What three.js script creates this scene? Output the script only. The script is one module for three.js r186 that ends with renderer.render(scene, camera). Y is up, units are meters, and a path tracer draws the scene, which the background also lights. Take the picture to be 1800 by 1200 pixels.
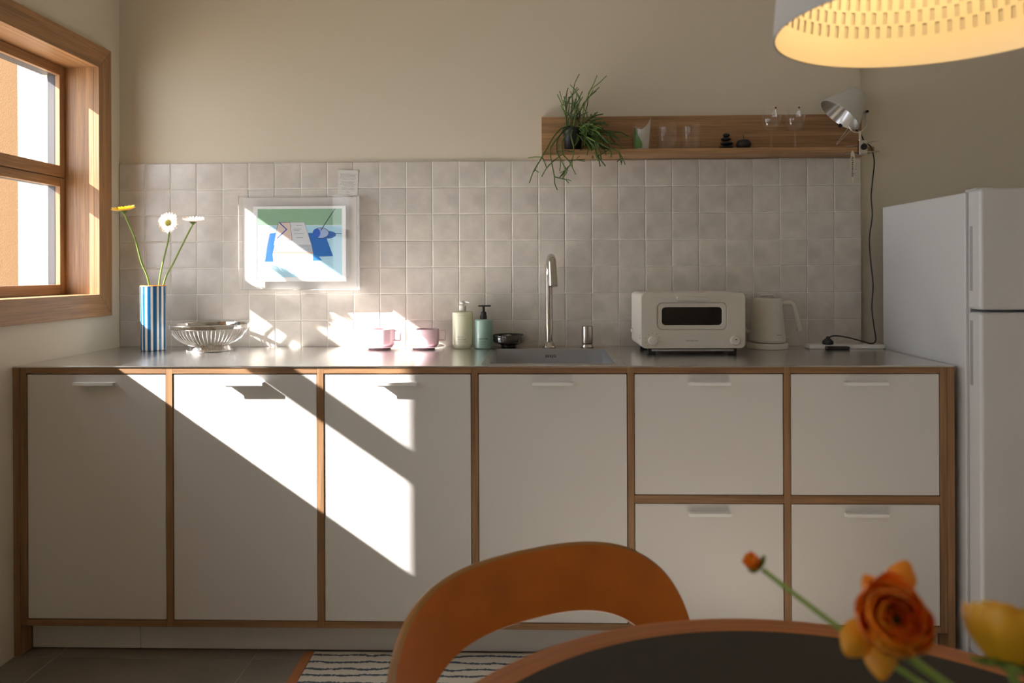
import * as THREE from 'three';
import { RoundedBoxGeometry } from 'three/addons/geometries/RoundedBoxGeometry.js';
import { TextGeometry } from 'three/addons/geometries/TextGeometry.js';
import { FontLoader } from 'three/addons/loaders/FontLoader.js';
import { mergeGeometries } from 'three/addons/utils/BufferGeometryUtils.js';
import { RectAreaLightUniformsLib } from 'three/addons/lights/RectAreaLightUniformsLib.js';
RectAreaLightUniformsLib.init();

// ------------------------------------------------------------------ camera, sky, sun, exposure
const scene = new THREE.Scene();
const F = 1324.6, CAM = new THREE.Vector3(1.577, 1.1625, 2.8422);
const camera = new THREE.PerspectiveCamera(2 * Math.atan(600 / F) * 180 / Math.PI, 1.5, 0.05, 200);
camera.position.copy(CAM);
camera.rotation.order = 'YXZ';
camera.rotation.set(0, 0.0273, -0.0044);
camera.setViewOffset(1800, 1200, 0, 123.9, 1800, 1200);
camera.focus = 2.55;
camera.userData.fStop = 4.6;
camera.updateProjectionMatrix();

scene.background = new THREE.Color().setRGB(0.94, 1.0, 1.08);
scene.backgroundIntensity = 2.8;

const SUN_DIR = new THREE.Vector3(2.95, -2.05, -1).normalize();
const sun = new THREE.DirectionalLight(new THREE.Color().setRGB(1, 0.955, 0.915), 17);
sun.position.copy(SUN_DIR).multiplyScalar(-9).add(new THREE.Vector3(1, 1, 1));
sun.target.position.set(1, 1, 1);
sun.shadow.mapSize.set(4096, 4096);
Object.assign(sun.shadow.camera, { left: -4, right: 4, top: 4, bottom: -4, near: 0.5, far: 20 });
scene.add(sun, sun.target);

const renderer = new THREE.WebGLRenderer({ antialias: true });
renderer.toneMapping = THREE.LinearToneMapping;
renderer.toneMappingExposure = 1.9;
renderer.shadowMap.enabled = true;

// ------------------------------------------------------------------ helpers
let seed = 7;
const rnd = () => { seed = (seed * 1664525 + 1013904223) >>> 0; return seed / 4294967296; };
const rr = (a, b) => a + (b - a) * rnd();
const V = (x, y, z) => new THREE.Vector3(x, y, z);
const V2 = (x, y) => new THREE.Vector2(x, y);
const names = {};
function numbered(n) { const k = names[n] = (names[n] ?? -1) + 1; return k ? n + '_' + String(k).padStart(3, '0') : n; }
function tag(o, label, category, group) { o.userData.label = label; o.userData.category = category; if (group) o.userData.group = group; return o; }
function thing(name, label, category, pos = [0, 0, 0], group) {
  const g = new THREE.Group(); g.name = numbered(name); g.position.set(...pos); scene.add(g);
  return tag(g, label, category, group);
}
function struct(name) { const g = new THREE.Group(); g.name = name; g.userData.kind = 'structure'; scene.add(g); return g; }
function part(name, geo, mat, parent, pos) {
  const m = new THREE.Mesh(geo, mat); m.name = name; if (pos) m.position.set(...pos); parent.add(m); return m;
}
// uv in metres from position; v runs along the grain axis
function uvm(geo, grain = 'y', ox = 0, oy = 0) {
  const g = geo.index ? geo.toNonIndexed() : geo;
  const p = g.attributes.position, uv = new Float32Array(p.count * 2), ga = { x: 0, y: 1, z: 2 }[grain];
  const a = V(), b = V(), c = V();
  for (let i = 0; i < p.count; i += 3) {
    a.fromBufferAttribute(p, i); b.fromBufferAttribute(p, i + 1); c.fromBufferAttribute(p, i + 2);
    const n = b.clone().sub(a).cross(c.clone().sub(a)).toArray().map(Math.abs);
    const d = n.indexOf(Math.max(...n));
    const axes = [0, 1, 2].filter((k) => k !== d);
    const along = axes.includes(ga) ? ga : axes[1], across = axes.find((k) => k !== along);
    [a, b, c].forEach((q, k) => { const t = q.toArray(); uv[(i + k) * 2] = t[across] + ox; uv[(i + k) * 2 + 1] = t[along] + oy; });
  }
  g.setAttribute('uv', new THREE.BufferAttribute(uv, 2));
  return g;
}
function rb(w, h, d, r = 0.0015, grain = 'y', seg = 1) { return uvm(new RoundedBoxGeometry(w, h, d, seg, Math.min(r, w / 2.01, h / 2.01, d / 2.01)), grain, rnd() * 3, rnd() * 3); }
function span(x0, x1, y0, y1, z0, z1, r = 0.0012, grain = 'y') { return rb(x1 - x0, y1 - y0, z1 - z0, r, grain).translate((x0 + x1) / 2, (y0 + y1) / 2, (z0 + z1) / 2); }
const lathe = (pts, seg = 40) => new THREE.LatheGeometry(pts.map(([r, y]) => V2(Math.max(r, 1e-5), y)), seg);
function tube(pts, r, seg = 24, rad = 8, closed = false, tension = 0.5) { return new THREE.TubeGeometry(new THREE.CatmullRomCurve3(pts.map((p) => p.isVector3 ? p : V(...p)), closed, 'catmullrom', tension), seg, r, rad, closed); }
const clean = (gs) => gs.map((g) => { const h = g.index ? g.toNonIndexed() : g; for (const k of Object.keys(h.attributes)) if (!['position', 'normal', 'uv'].includes(k)) h.deleteAttribute(k); h.morphAttributes = {}; return h; });
const merge = (gs) => mergeGeometries(clean(gs));
const cyl = (r0, r1, h, seg = 24) => new THREE.CylinderGeometry(r0, r1, h, seg);
function rrect(w, h, r, hole) {
  const s = hole ? new THREE.Path() : new THREE.Shape(), x = -w / 2, y = -h / 2;
  s.moveTo(x + r, y); s.lineTo(x + w - r, y); s.absarc(x + w - r, y + r, r, -Math.PI / 2, 0);
  s.lineTo(x + w, y + h - r); s.absarc(x + w - r, y + h - r, r, 0, Math.PI / 2);
  s.lineTo(x + r, y + h); s.absarc(x + r, y + h - r, r, Math.PI / 2, Math.PI);
  s.lineTo(x, y + r); s.absarc(x + r, y + r, r, Math.PI, 1.5 * Math.PI); return s;
}
const extrude = (s, depth, bevel = 0, seg = 8) => new THREE.ExtrudeGeometry(s, { depth: depth - 2 * bevel, bevelEnabled: bevel > 0, bevelSize: bevel, bevelThickness: bevel, bevelOffset: -bevel, bevelSegments: 2, curveSegments: seg }).translate(0, 0, bevel);

// periodic value noise
function hash(x, y, s) { let h = (x * 374761393 + y * 668265263 + s * 974711) | 0; h = Math.imul(h ^ (h >>> 13), 1274126177); return ((h ^ (h >>> 16)) >>> 0) / 4294967296; }
function vnoise(x, y, px, py, s) {
  const xi = Math.floor(x), yi = Math.floor(y), fx = x - xi, fy = y - yi, u = fx * fx * (3 - 2 * fx), v = fy * fy * (3 - 2 * fy);
  const m = (a, n) => ((a % n) + n) % n;
  const q = (i, j) => hash(m(xi + i, px), m(yi + j, py), s);
  return (q(0, 0) * (1 - u) + q(1, 0) * u) * (1 - v) + (q(0, 1) * (1 - u) + q(1, 1) * u) * v;
}
function fbm(u, v, fx, fy, s, oct = 4) { let t = 0, a = 0.5; for (let o = 0; o < oct; o++) { t += a * vnoise(u * fx, v * fy, fx, fy, s + o); fx *= 2; fy *= 2; a *= 0.5; } return t / (1 - Math.pow(0.5, oct)); }
function tex(n, f, srgb, repU = 1, repV = 1) {
  const d = new Uint8Array(n * n * 4);
  for (let j = 0; j < n; j++) for (let i = 0; i < n; i++) { const c = f((i + 0.5) / n, (j + 0.5) / n), k = (j * n + i) * 4; for (let q = 0; q < 3; q++) d[k + q] = Math.max(0, Math.min(255, 255 * (Array.isArray(c) ? c[q] : c))); d[k + 3] = 255; }
  const t = new THREE.DataTexture(d, n, n); t.wrapS = t.wrapT = THREE.RepeatWrapping; t.magFilter = THREE.LinearFilter; t.minFilter = THREE.LinearMipmapLinearFilter; t.generateMipmaps = true;
  if (srgb) t.colorSpace = THREE.SRGBColorSpace; t.repeat.set(repU, repV); t.needsUpdate = true; return t;
}
function canvasTex(w, h, draw) {
  const c = document.createElement('canvas'); c.width = w; c.height = h; draw(c.getContext('2d'), w, h);
  const t = new THREE.CanvasTexture(c); t.colorSpace = THREE.SRGBColorSpace; return t;
}
const rgb = (r, g, b) => new THREE.Color().setRGB(r, g, b);
const std = (o) => new THREE.MeshStandardMaterial(o);
const phys = (o) => new THREE.MeshPhysicalMaterial(o);

// ------------------------------------------------------------------ materials
const grain = tex(512, (u, v) => {
  const warp = 0.03 * (fbm(u, v, 4, 2, 3) - 0.5);
  const a = fbm(u + warp, v, 24, 2, 11, 3), b = fbm(u + warp, v, 128, 8, 21, 2), pore = vnoise(u * 256, v * 24, 256, 24, 31);
  let t = 0.86 + 0.22 * (a - 0.5) + 0.22 * (b - 0.5); if (pore > 0.8) t -= 0.35 * (pore - 0.8);
  return [t, t * (0.985 + 0.03 * a), t * (0.96 + 0.05 * a)];
}, true, 2.2, 1.1);
const grainBump = tex(256, (u, v) => fbm(u, v, 96, 6, 5, 2), false, 2.2, 1.1);
const wood = (r, g, b, rough = 0.5, extra = {}) => phys({ color: rgb(r, g, b), map: grain, roughness: rough, bumpMap: grainBump, bumpScale: 0.0002, ...extra });
const plasterBump = tex(256, (u, v) => fbm(u, v, 24, 24, 9, 4), false, 1.5, 1.5);
const mottled = tex(256, (u, v) => { const t = 0.93 + 0.12 * (fbm(u, v, 6, 6, 41, 5) - 0.5); return [t, t, t]; }, true, 4, 4);
const tileBump = tex(256, (u, v) => 0.8 * fbm(u, v, 5, 5, 51, 3) + 0.2 * fbm(u, v, 32, 32, 55, 2), false, 5, 5);
const stuccoBump = tex(256, (u, v) => Math.pow(fbm(u, v, 40, 40, 61, 3), 1.5), false, 6, 6);
const brushed = tex(256, (u, v) => 0.85 + 0.15 * fbm(u, v, 200, 4, 71, 2), false, 2, 1);
const floorTex = tex(512, (u, v) => { const t = 0.9 + 0.16 * (fbm(u, v, 6, 6, 81, 5) - 0.5); return [t, t * 0.995, t * 0.985]; }, true, 1.3, 1.3);
const M = {
  wall: std({ color: rgb(0.70, 0.63, 0.505), roughness: 0.9, bumpMap: plasterBump, bumpScale: 0.0004 }),
  ceiling: std({ color: rgb(0.8, 0.78, 0.73), roughness: 0.95 }),
  tiles: [[0.73, 0.675, 0.605], [0.745, 0.69, 0.62], [0.71, 0.655, 0.59], [0.74, 0.68, 0.60]].map(([r, g, b]) => phys({ color: rgb(r, g, b), map: mottled, roughness: 0.24, bumpMap: tileBump, bumpScale: 0.0009 })),
  grout: std({ color: rgb(0.86, 0.83, 0.77), roughness: 0.9 }),
  oakWindow: wood(0.50, 0.265, 0.118, 0.45),
  oakCab: wood(0.42, 0.23, 0.112, 0.5),
  oakShelf: wood(0.55, 0.31, 0.15, 0.5),
  door: std({ color: rgb(0.755, 0.735, 0.705), roughness: 0.42 }),
  plinth: std({ color: rgb(0.755, 0.735, 0.705), roughness: 0.5 }),
  carcass: std({ color: rgb(0.55, 0.5, 0.42), roughness: 0.8 }),
  handle: std({ color: rgb(0.90, 0.895, 0.88), roughness: 0.4 }),
  steelTop: phys({ color: rgb(0.70, 0.69, 0.67), metalness: 1, roughness: 0.27, roughnessMap: brushed }),
  steelEdge: phys({ color: rgb(0.55, 0.54, 0.52), metalness: 1, roughness: 0.3 }),
  steelSink: phys({ color: rgb(0.68, 0.69, 0.71), metalness: 1, roughness: 0.38 }),
  nickel: phys({ color: rgb(0.56, 0.52, 0.47), metalness: 1, roughness: 0.2 }),
  chrome: phys({ color: rgb(0.78, 0.76, 0.73), metalness: 1, roughness: 0.08 }),
  floor: std({ color: rgb(0.30, 0.265, 0.225), map: floorTex, roughness: 0.42 }),
  floorJoint: std({ color: rgb(0.4, 0.36, 0.3), roughness: 0.9 }),
  pane: phys({ color: rgb(1, 1, 1), transmission: 1, thickness: 0, roughness: 0.0, ior: 1.45 }),
  alu: std({ color: rgb(0.045, 0.045, 0.05), roughness: 0.5, metalness: 0.3 }),
  stucco: std({ color: rgb(0.235, 0.24, 0.24), roughness: 0.95, bumpMap: stuccoBump, bumpScale: 0.004 }),
  ochre: std({ color: rgb(0.17, 0.09, 0.035), roughness: 0.95, bumpMap: stuccoBump, bumpScale: 0.002 }),
  acrylic: phys({ color: rgb(1, 1, 1), transmission: 1, thickness: 0, roughness: 0.02, ior: 1.45 }),
  paper: std({ color: rgb(0.86, 0.85, 0.82), roughness: 0.8 }),
  blackPlastic: std({ color: rgb(0.012, 0.012, 0.012), roughness: 0.4 }),
  whitePlastic: std({ color: rgb(0.74, 0.72, 0.68), roughness: 0.45 }),
  ivory: std({ color: rgb(0.70, 0.655, 0.575), roughness: 0.5 }),
  ink: std({ color: rgb(0.03, 0.03, 0.03), roughness: 0.6 }),
  inkGrey: std({ color: rgb(0.16, 0.15, 0.13), roughness: 0.6 }),
  fridge: phys({ color: rgb(0.70, 0.70, 0.70), roughness: 0.3 }),
  fridgeGasket: std({ color: rgb(0.45, 0.45, 0.46), roughness: 0.6 }),
  pink: phys({ color: rgb(0.60, 0.425, 0.46), roughness: 0.25, clearcoat: 0.5, clearcoatRoughness: 0.1 }),
  black: std({ color: rgb(0.012, 0.012, 0.013), roughness: 0.45 }),
  tableTop: std({ color: rgb(0.015, 0.013, 0.010), roughness: 0.75 }),
  tableRim: wood(0.47, 0.16, 0.04, 0.45),
  chair: phys({ color: rgb(0.56, 0.155, 0.008), map: mottled, roughness: 0.42, bumpMap: grainBump, bumpScale: 0.0001 }),
  chairEdge: wood(0.36, 0.16, 0.03, 0.45),
  stem: std({ color: rgb(0.22, 0.32, 0.06), roughness: 0.55 }),
  clearGlass: phys({ color: rgb(1, 1, 1), transmission: 1, thickness: 0, roughness: 0.01, ior: 1.45 }),
  smoked: phys({ color: rgb(0.42, 0.38, 0.34), transmission: 1, thickness: 0, roughness: 0.02, ior: 1.5 }),
};

// ------------------------------------------------------------------ room shell
const H = 0.88, ROOM_X = 3.52, ROOM_Z = 5.2, CEIL = 2.5;
const WIN = [{ z0: 0.172, z1: 1.086 }, { z0: 1.64, z1: 2.22 }, { z0: 3.1, z1: 4.5 }];
const WY0 = 1.085, WY1 = 1.902;
{
  const w = struct('wall_left');
  const s = new THREE.Shape(); s.moveTo(-0.25, -0.1); s.lineTo(ROOM_Z + 0.2, -0.1); s.lineTo(ROOM_Z + 0.2, CEIL + 0.1); s.lineTo(-0.25, CEIL + 0.1); s.closePath();
  for (const { z0, z1 } of WIN) { const h = new THREE.Path(); h.moveTo(z0 - 0.02, WY0 - 0.02); h.lineTo(z0 - 0.02, WY1 + 0.02); h.lineTo(z1 + 0.02, WY1 + 0.02); h.lineTo(z1 + 0.02, WY0 - 0.02); h.closePath(); s.holes.push(h); }
  part('plaster', uvm(extrude(s, 0.2).rotateY(-Math.PI / 2)), M.wall, w);
}
{
  const w = struct('wall_back');
  part('plaster', uvm(new THREE.BoxGeometry(2.8, CEIL + 0.2, 0.2).translate(1.4, CEIL / 2, -0.1)), M.wall, w);
  part('plaster', uvm(new THREE.BoxGeometry(ROOM_X - 2.8 + 0.2, CEIL + 0.2, 0.19).translate(2.8 + (ROOM_X - 2.6) / 2, CEIL / 2, -0.113)), M.wall, w);
  part('grout_bed', span(0.001, 2.799, H - 0.02, H + 0.6975, 0.0002, 0.0063, 0.0003), M.grout, w);
  // hand-made glazed tiles, each a little uneven
  const variants = [];
  for (let k = 0; k < 10; k++) {
    const n = 5, S = 0.0976 + rr(-0.0004, 0.0004), pos = [], idx = [], uv = [];
    const tiltx = rr(-0.006, 0.006), tilty = rr(-0.006, 0.006);
    for (let j = 0; j < n; j++) for (let i = 0; i < n; i++) {
      const e = (t) => [-0.5, -0.475, 0, 0.475, 0.5][t];
      const x = e(i) * S + rr(-0.0003, 0.0003), y = e(j) * S + rr(-0.0003, 0.0003), edge = i === 0 || j === 0 || i === n - 1 || j === n - 1;
      pos.push(x, y, (edge ? 0.0058 : 0.0072) + tiltx * x + tilty * y + (edge ? 0 : rr(-0.0003, 0.0003))); uv.push(x + k * 0.13, y + k * 0.29);
    }
    for (let j = 0; j < n - 1; j++) for (let i = 0; i < n - 1; i++) { const a = j * n + i; idx.push(a, a + 1, a + n + 1, a, a + n + 1, a + n); }
    const ring = []; for (let i = 0; i < n; i++) ring.push(i); for (let j = 1; j < n; j++) ring.push(j * n + n - 1); for (let i = n - 2; i >= 0; i--) ring.push((n - 1) * n + i); for (let j = n - 2; j > 0; j--) ring.push(j * n);
    const base = pos.length / 3; for (const r of ring) { pos.push(pos[r * 3], pos[r * 3 + 1], 0.001); uv.push(uv[r * 2], uv[r * 2 + 1]); }
    for (let q = 0; q < ring.length; q++) { const q2 = (q + 1) % ring.length; idx.push(ring[q], base + q, base + q2, ring[q], base + q2, ring[q2]); }
    const g = new THREE.BufferGeometry(); g.setAttribute('position', new THREE.Float32BufferAttribute(pos, 3)); g.setAttribute('uv', new THREE.Float32BufferAttribute(uv, 2)); g.setIndex(idx); g.computeVertexNormals(); variants.push(g);
  }
  for (let r = 0; r < 7; r++) for (let c = 0; c < 28; c++) {
    const m = part('tile', variants[Math.floor(rnd() * 10)], M.tiles[Math.floor(rnd() * 4)], w, [0.05 + c * 0.1, H + 0.05 + r * 0.1 - 0.002, 0.0008]);
    m.rotation.z = rr(-0.003, 0.003) + (rnd() < 0.5 ? Math.PI : 0);
  }
}
{
  const w = struct('wall_right');
  part('plaster', uvm(new THREE.BoxGeometry(0.2, CEIL + 0.2, ROOM_Z + 0.4).translate(ROOM_X + 0.1, CEIL / 2, ROOM_Z / 2)), M.wall, w);
  const f = struct('wall_front');
  const s = new THREE.Shape(); s.moveTo(-0.2, -0.1); s.lineTo(ROOM_X + 0.2, -0.1); s.lineTo(ROOM_X + 0.2, CEIL + 0.1); s.lineTo(-0.2, CEIL + 0.1); s.closePath();
  part('plaster', uvm(extrude(s, 0.2).translate(0, 0, ROOM_Z)), M.wall, f);
  const c = struct('ceiling');
  part('plaster', uvm(new THREE.BoxGeometry(ROOM_X + 0.4, 0.2, ROOM_Z + 0.4).translate(ROOM_X / 2, CEIL + 0.1, ROOM_Z / 2)), M.ceiling, c);
  const fl = struct('floor');
  part('screed', uvm(new THREE.BoxGeometry(ROOM_X + 0.4, 0.2, ROOM_Z + 0.4).translate(ROOM_X / 2, -0.1015, ROOM_Z / 2)), M.floorJoint, fl);
  const g1 = rb(0.5965, 0.02, 0.5965, 0.001, 'z');
  for (let i = -1; i < 6; i++) for (let j = 0; j < 9; j++) {
    const x0 = Math.max(0, 0.128 + i * 0.6), x1 = Math.min(ROOM_X, 0.128 + (i + 1) * 0.6), z0 = j * 0.6, z1 = Math.min(ROOM_Z, (j + 1) * 0.6);
    if (x1 - x0 > 0.59 && z1 - z0 > 0.59) part('floor_tile', g1, M.floor, fl, [(x0 + x1) / 2, -0.01, (z0 + z1) / 2]);
    else part('floor_tile', span(x0, x1 - 0.0035, -0.02, 0, z0, z1 - 0.0035, 0.001, 'z'), M.floor, fl);
  }
}
// windows: casing, lining, two sashes
WIN.forEach(({ z0, z1 }, n) => {
  const w = struct('window_' + (n + 1));
  const cw = 0.08, y0 = WY0, y1 = WY1;
  const tr = (pts, grainAxis) => { const s = new THREE.Shape(pts.map(([z, y]) => V2(z, y))); return uvm(extrude(s, 0.0198, 0.0012).rotateY(-Math.PI / 2).translate(0.02, 0, 0), grainAxis, rnd(), rnd()); };
  const mk = (nm, pts, ga) => part(nm, tr(pts, ga), M.oakWindow, w);
  mk('casing', [[z0 - cw, y1 + cw], [z0, y1], [z1, y1], [z1 + cw, y1 + cw]].reverse(), 'z');
  mk('casing', [[z0 - cw, y0 - cw], [z1 + cw, y0 - cw], [z1, y0], [z0, y0]], 'z');
  mk('casing', [[z0 - cw, y0 - cw], [z0, y0], [z0, y1], [z0 - cw, y1 + cw]], 'y');
  mk('casing', [[z1 + cw, y0 - cw], [z1 + cw, y1 + cw], [z1, y1], [z1, y0]], 'y');
  // lining boards of the reveal
  part('lining', span(-0.152, 0.0, y0 - 0.018, y1 + 0.018, z0 - 0.018, z0, 0.0006, 'y'), M.oakWindow, w);
  part('lining', span(-0.152, 0.0, y0 - 0.018, y1 + 0.018, z1, z1 + 0.018, 0.0006, 'y'), M.oakWindow, w);
  part('lining', span(-0.152, 0.0, y1, y1 + 0.018, z0, z1, 0.0006, 'z'), M.oakWindow, w);
  part('lining', span(-0.152, 0.0, y0 - 0.018, y0, z0, z1, 0.0006, 'z'), M.oakWindow, w);
  part('lintel', span(-0.2, -0.153, 1.882, y1 + 0.02, z0 - 0.02, z1 + 0.02, 0.0005, 'z'), M.alu, w);
  const sash = (a, b, rb0, rt0) => {
    const g = new THREE.Group(); g.name = 'sash'; w.add(g);
    const sw = 0.03, xi = -0.105, xm = -0.122, xo = -0.15;
    for (const [p, q] of [[z0 + 0.001, z0 + sw], [z1 - sw, z1 - 0.001]]) {
      part('stile', span(xm, xi, a, b, p, q, 0.001, 'y'), M.oakWindow, g); part('outer_stile', span(xo, xm - 0.0005, a, b, p, q, 0.001, 'y'), M.alu, g);
    }
    for (const [p, q] of [[a, a + rb0], [b - rt0, b]]) {
      part('rail', span(xm, xi, p, q, z0 + sw, z1 - sw, 0.001, 'z'), M.oakWindow, g); part('outer_rail', span(xo, xm - 0.0005, p, q, z0 + sw, z1 - sw, 0.001, 'z'), M.alu, g);
    }
    const pn = new THREE.PlaneGeometry(z1 - z0 - 2 * sw + 0.004, b - a - rb0 - rt0 + 0.004).rotateY(Math.PI / 2);
    part('pane', pn, M.pane, g, [xm - 0.003, (a + rb0 + b - rt0) / 2, (z0 + z1) / 2]);
  };
  sash(1.504, WY1 - 0.001, 0.041, 0.034);
  sash(WY0 + 0.001, 1.501, 0.035, 0.030);
});
// outside: the neighbouring walls and the ground seen through and lit beyond the window
{
  const a = struct('wall_courtyard'); part('stucco', uvm(new THREE.BoxGeometry(0.53, 6, 0.2).translate(0.265, 1, -0.1)), M.stucco, a, [-0.711, 0, -0.45]).rotation.y = 0.25;
  const b = struct('wall_neighbour'); part('render', uvm(new THREE.BoxGeometry(3.2, 6, 0.2).translate(0, 1, -0.1)), M.ochre, b, [-2.2, 0, -1.8]).rotation.y = 0.27;
  const g = struct('ground'); part('paving', uvm(new THREE.BoxGeometry(14, 0.2, 14).translate(-7.2, -1.1, 2)), M.floorJoint, g);
}

// ------------------------------------------------------------------ base cabinets
const ZF = 0.6, DIV = [0.0225, 0.4705, 0.9295, 1.393, 1.8565, 2.3155, 2.7695], DT = 0.0195, TOPY = 0.8755, RAILB = 0.8575, BOT0 = 0.095, BOT1 = 0.114;
function handleGeo() {
  // folded metal tab: mounting flange, ledge and turned-down lip
  const W = 0.122;
  return merge([rb(W, 0.002, 0.021, 0.0008, 'x').translate(0, 0, 0.0105), rb(W, 0.0095, 0.0018, 0.0008, 'x').translate(0, -0.004, 0.0205), rb(W, 0.012, 0.0016, 0.0006, 'x').translate(0, -0.006, 0.0008)]);
}
const hG = handleGeo();
const cabLabels = ['white cupboard in the corner by the window, one tall door', 'white cupboard under the wire bowl, door handle fully in sunlight', 'white cupboard under the pink cups, sun ending halfway across its door', 'white sink cupboard with one tall door below the basin', 'white two-drawer unit under the toaster', 'white two-drawer unit beside the fridge'];
for (let i = 0; i < 6; i++) {
  const x0 = DIV[i], x1 = i < 5 ? DIV[i + 1] : 2.789 - DT, c = thing('base_cabinet', cabLabels[i], 'cabinet', [0, 0, 0], 'base cabinets in a row');
  part('side_panel', span(x0, x0 + DT, BOT0, TOPY, 0.03, ZF, 0.0008, 'y'), M.oakCab, c);
  if (i === 5) part('side_panel', span(x1, x1 + DT - 0.0005, BOT0, TOPY, 0.03, ZF, 0.0008, 'y'), M.oakCab, c);
  const a = x0 + DT, b = x1;
  part('top_rail', span(a, b, RAILB, TOPY, ZF - 0.042, ZF, 0.0008, 'x'), M.oakCab, c);
  part('bottom_panel', span(a, b, BOT0, BOT1, 0.03, ZF, 0.0008, 'x'), M.oakCab, c);
  part('back_panel', span(a, b, BOT1, 0.7, 0.03, 0.04, 0.0008, 'x'), M.carcass, c);
  const front = (nm, y0, y1) => {
    const d = part(nm, span(a + 0.002, b - 0.002, y0 + 0.002, y1 - 0.0025, ZF - 0.0205, ZF - 0.002, 0.001, 'y'), M.door, c);
    part('handle', hG, M.handle, d, [(a + b) / 2, y1 - 0.0255, ZF - 0.002]);
  };
  if (i < 4) front('door', BOT1, RAILB);
  else { front('drawer', 0.4965, RAILB); front('drawer', BOT1, 0.4735); part('mid_rail', span(a, b, 0.4735, 0.4965, ZF - 0.09, ZF, 0.0008, 'x'), M.oakCab, c); }
}
tag(part('end_panel', span(0.001, 0.0215, 0.002, TOPY, 0.001, ZF + 0.001, 0.001, 'y'), M.oakCab, scene), 'tall oak end panel between the cabinets and the window wall', 'panel');
tag(part('end_panel_001', span(2.7895, 2.811, 0.002, TOPY, 0.001, ZF + 0.001, 0.001, 'y'), M.oakCab, scene), 'tall oak end panel between the cabinets and the fridge', 'panel');
tag(part('plinth_board', span(0.024, 0.361, 0.004, BOT0 - 0.002, 0.532, 0.548, 0.0008, 'x'), M.plinth, scene), 'short cream plinth board under the corner cupboard', 'plinth');
tag(part('plinth_board_001', span(0.3635, 2.787, 0.004, BOT0 - 0.002, 0.532, 0.548, 0.0008, 'x'), M.plinth, scene), 'long cream plinth board under the cupboards and drawers', 'plinth');

// worktop with the cut-out for the sink
const SX0 = 1.443, SX1 = 1.832, SZ0 = 0.122, SZ1 = 0.552;
{
  const t = thing('worktop', 'long thin stainless steel worktop over the cabinets', 'worktop');
  const y0 = H - 0.0042, X1 = 2.812, e = 0.0006;
  part('sheet', merge([span(0.0, SX0, y0, H, 0.0045, 0.602, e, 'x'), span(SX1, X1, y0, H, 0.0045, 0.602, e, 'x'), span(SX0, SX1, y0, H, 0.0045, SZ0, e, 'x'), span(SX0, SX1, y0, H, SZ1, 0.602, e, 'x')]), M.steelTop, t);
}
const font = await new FontLoader().loadAsync('fonts/droid/droid_sans_bold.typeface.json');
const fontR = await new FontLoader().loadAsync('fonts/droid/droid_sans_regular.typeface.json');
const fontS = await new FontLoader().loadAsync('fonts/droid/droid_serif_bold.typeface.json');
function text(str, width, f = fontR, depth = 0.0003, height) {
  const g = new TextGeometry(str, { font: f, size: 1, depth: 0.01, curveSegments: 3, bevelEnabled: false }); g.computeBoundingBox();
  const b = g.boundingBox, w = b.max.x - b.min.x, h = b.max.y - b.min.y, s = width / w, sy = height ? height / h : s;
  return g.translate(-(b.min.x + w / 2), -(b.min.y + h / 2), 0).scale(s, sy, depth / 0.01);
}
{
  const s = thing('kitchen_sink', 'rectangular stainless steel sink basin set into the worktop', 'sink');
  const y = H, f = 0.0012, o = 0.022;
  part('flange', merge([span(SX0 - o, SX1 + o, y, y + f, SZ0 - 0.014, SZ0, 0.0005, 'x'), span(SX0 - o, SX1 + o, y, y + f, SZ1, SZ1 + 0.018, 0.0005, 'x'), span(SX0 - o, SX0, y, y + f, SZ0, SZ1, 0.0005, 'z'), span(SX1, SX1 + o, y, y + f, SZ0, SZ1, 0.0005, 'z')]), M.steelEdge, s);
  const d = 0.19, th = 0.003;
  part('basin', merge([span(SX0 + 0.0005, SX0 + th, y - d, y + 0.0003, SZ0, SZ1, 0.0005), span(SX1 - th, SX1 - 0.0005, y - d, y + 0.0003, SZ0, SZ1, 0.0005), span(SX0 + th, SX1 - th, y - d, y + 0.0003, SZ0 + 0.0005, SZ0 + th, 0.0005), span(SX0 + th, SX1 - th, y - d, y + 0.0003, SZ1 - th, SZ1 - 0.0005, 0.0005), span(SX0, SX1, y - d - th, y - d, SZ0, SZ1, 0.0005)]), M.steelSink, s);
  part('lettering', text('BEKJO', 0.037, font), M.ink, s, [1.641, y - 0.026, SZ0 + th]);
  part('drain', lathe([[0.0, 0.002], [0.03, 0.002], [0.045, 0.004], [0.045, 0.0]]), M.chrome, s, [1.64, y - d, 0.32]);
}
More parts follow.
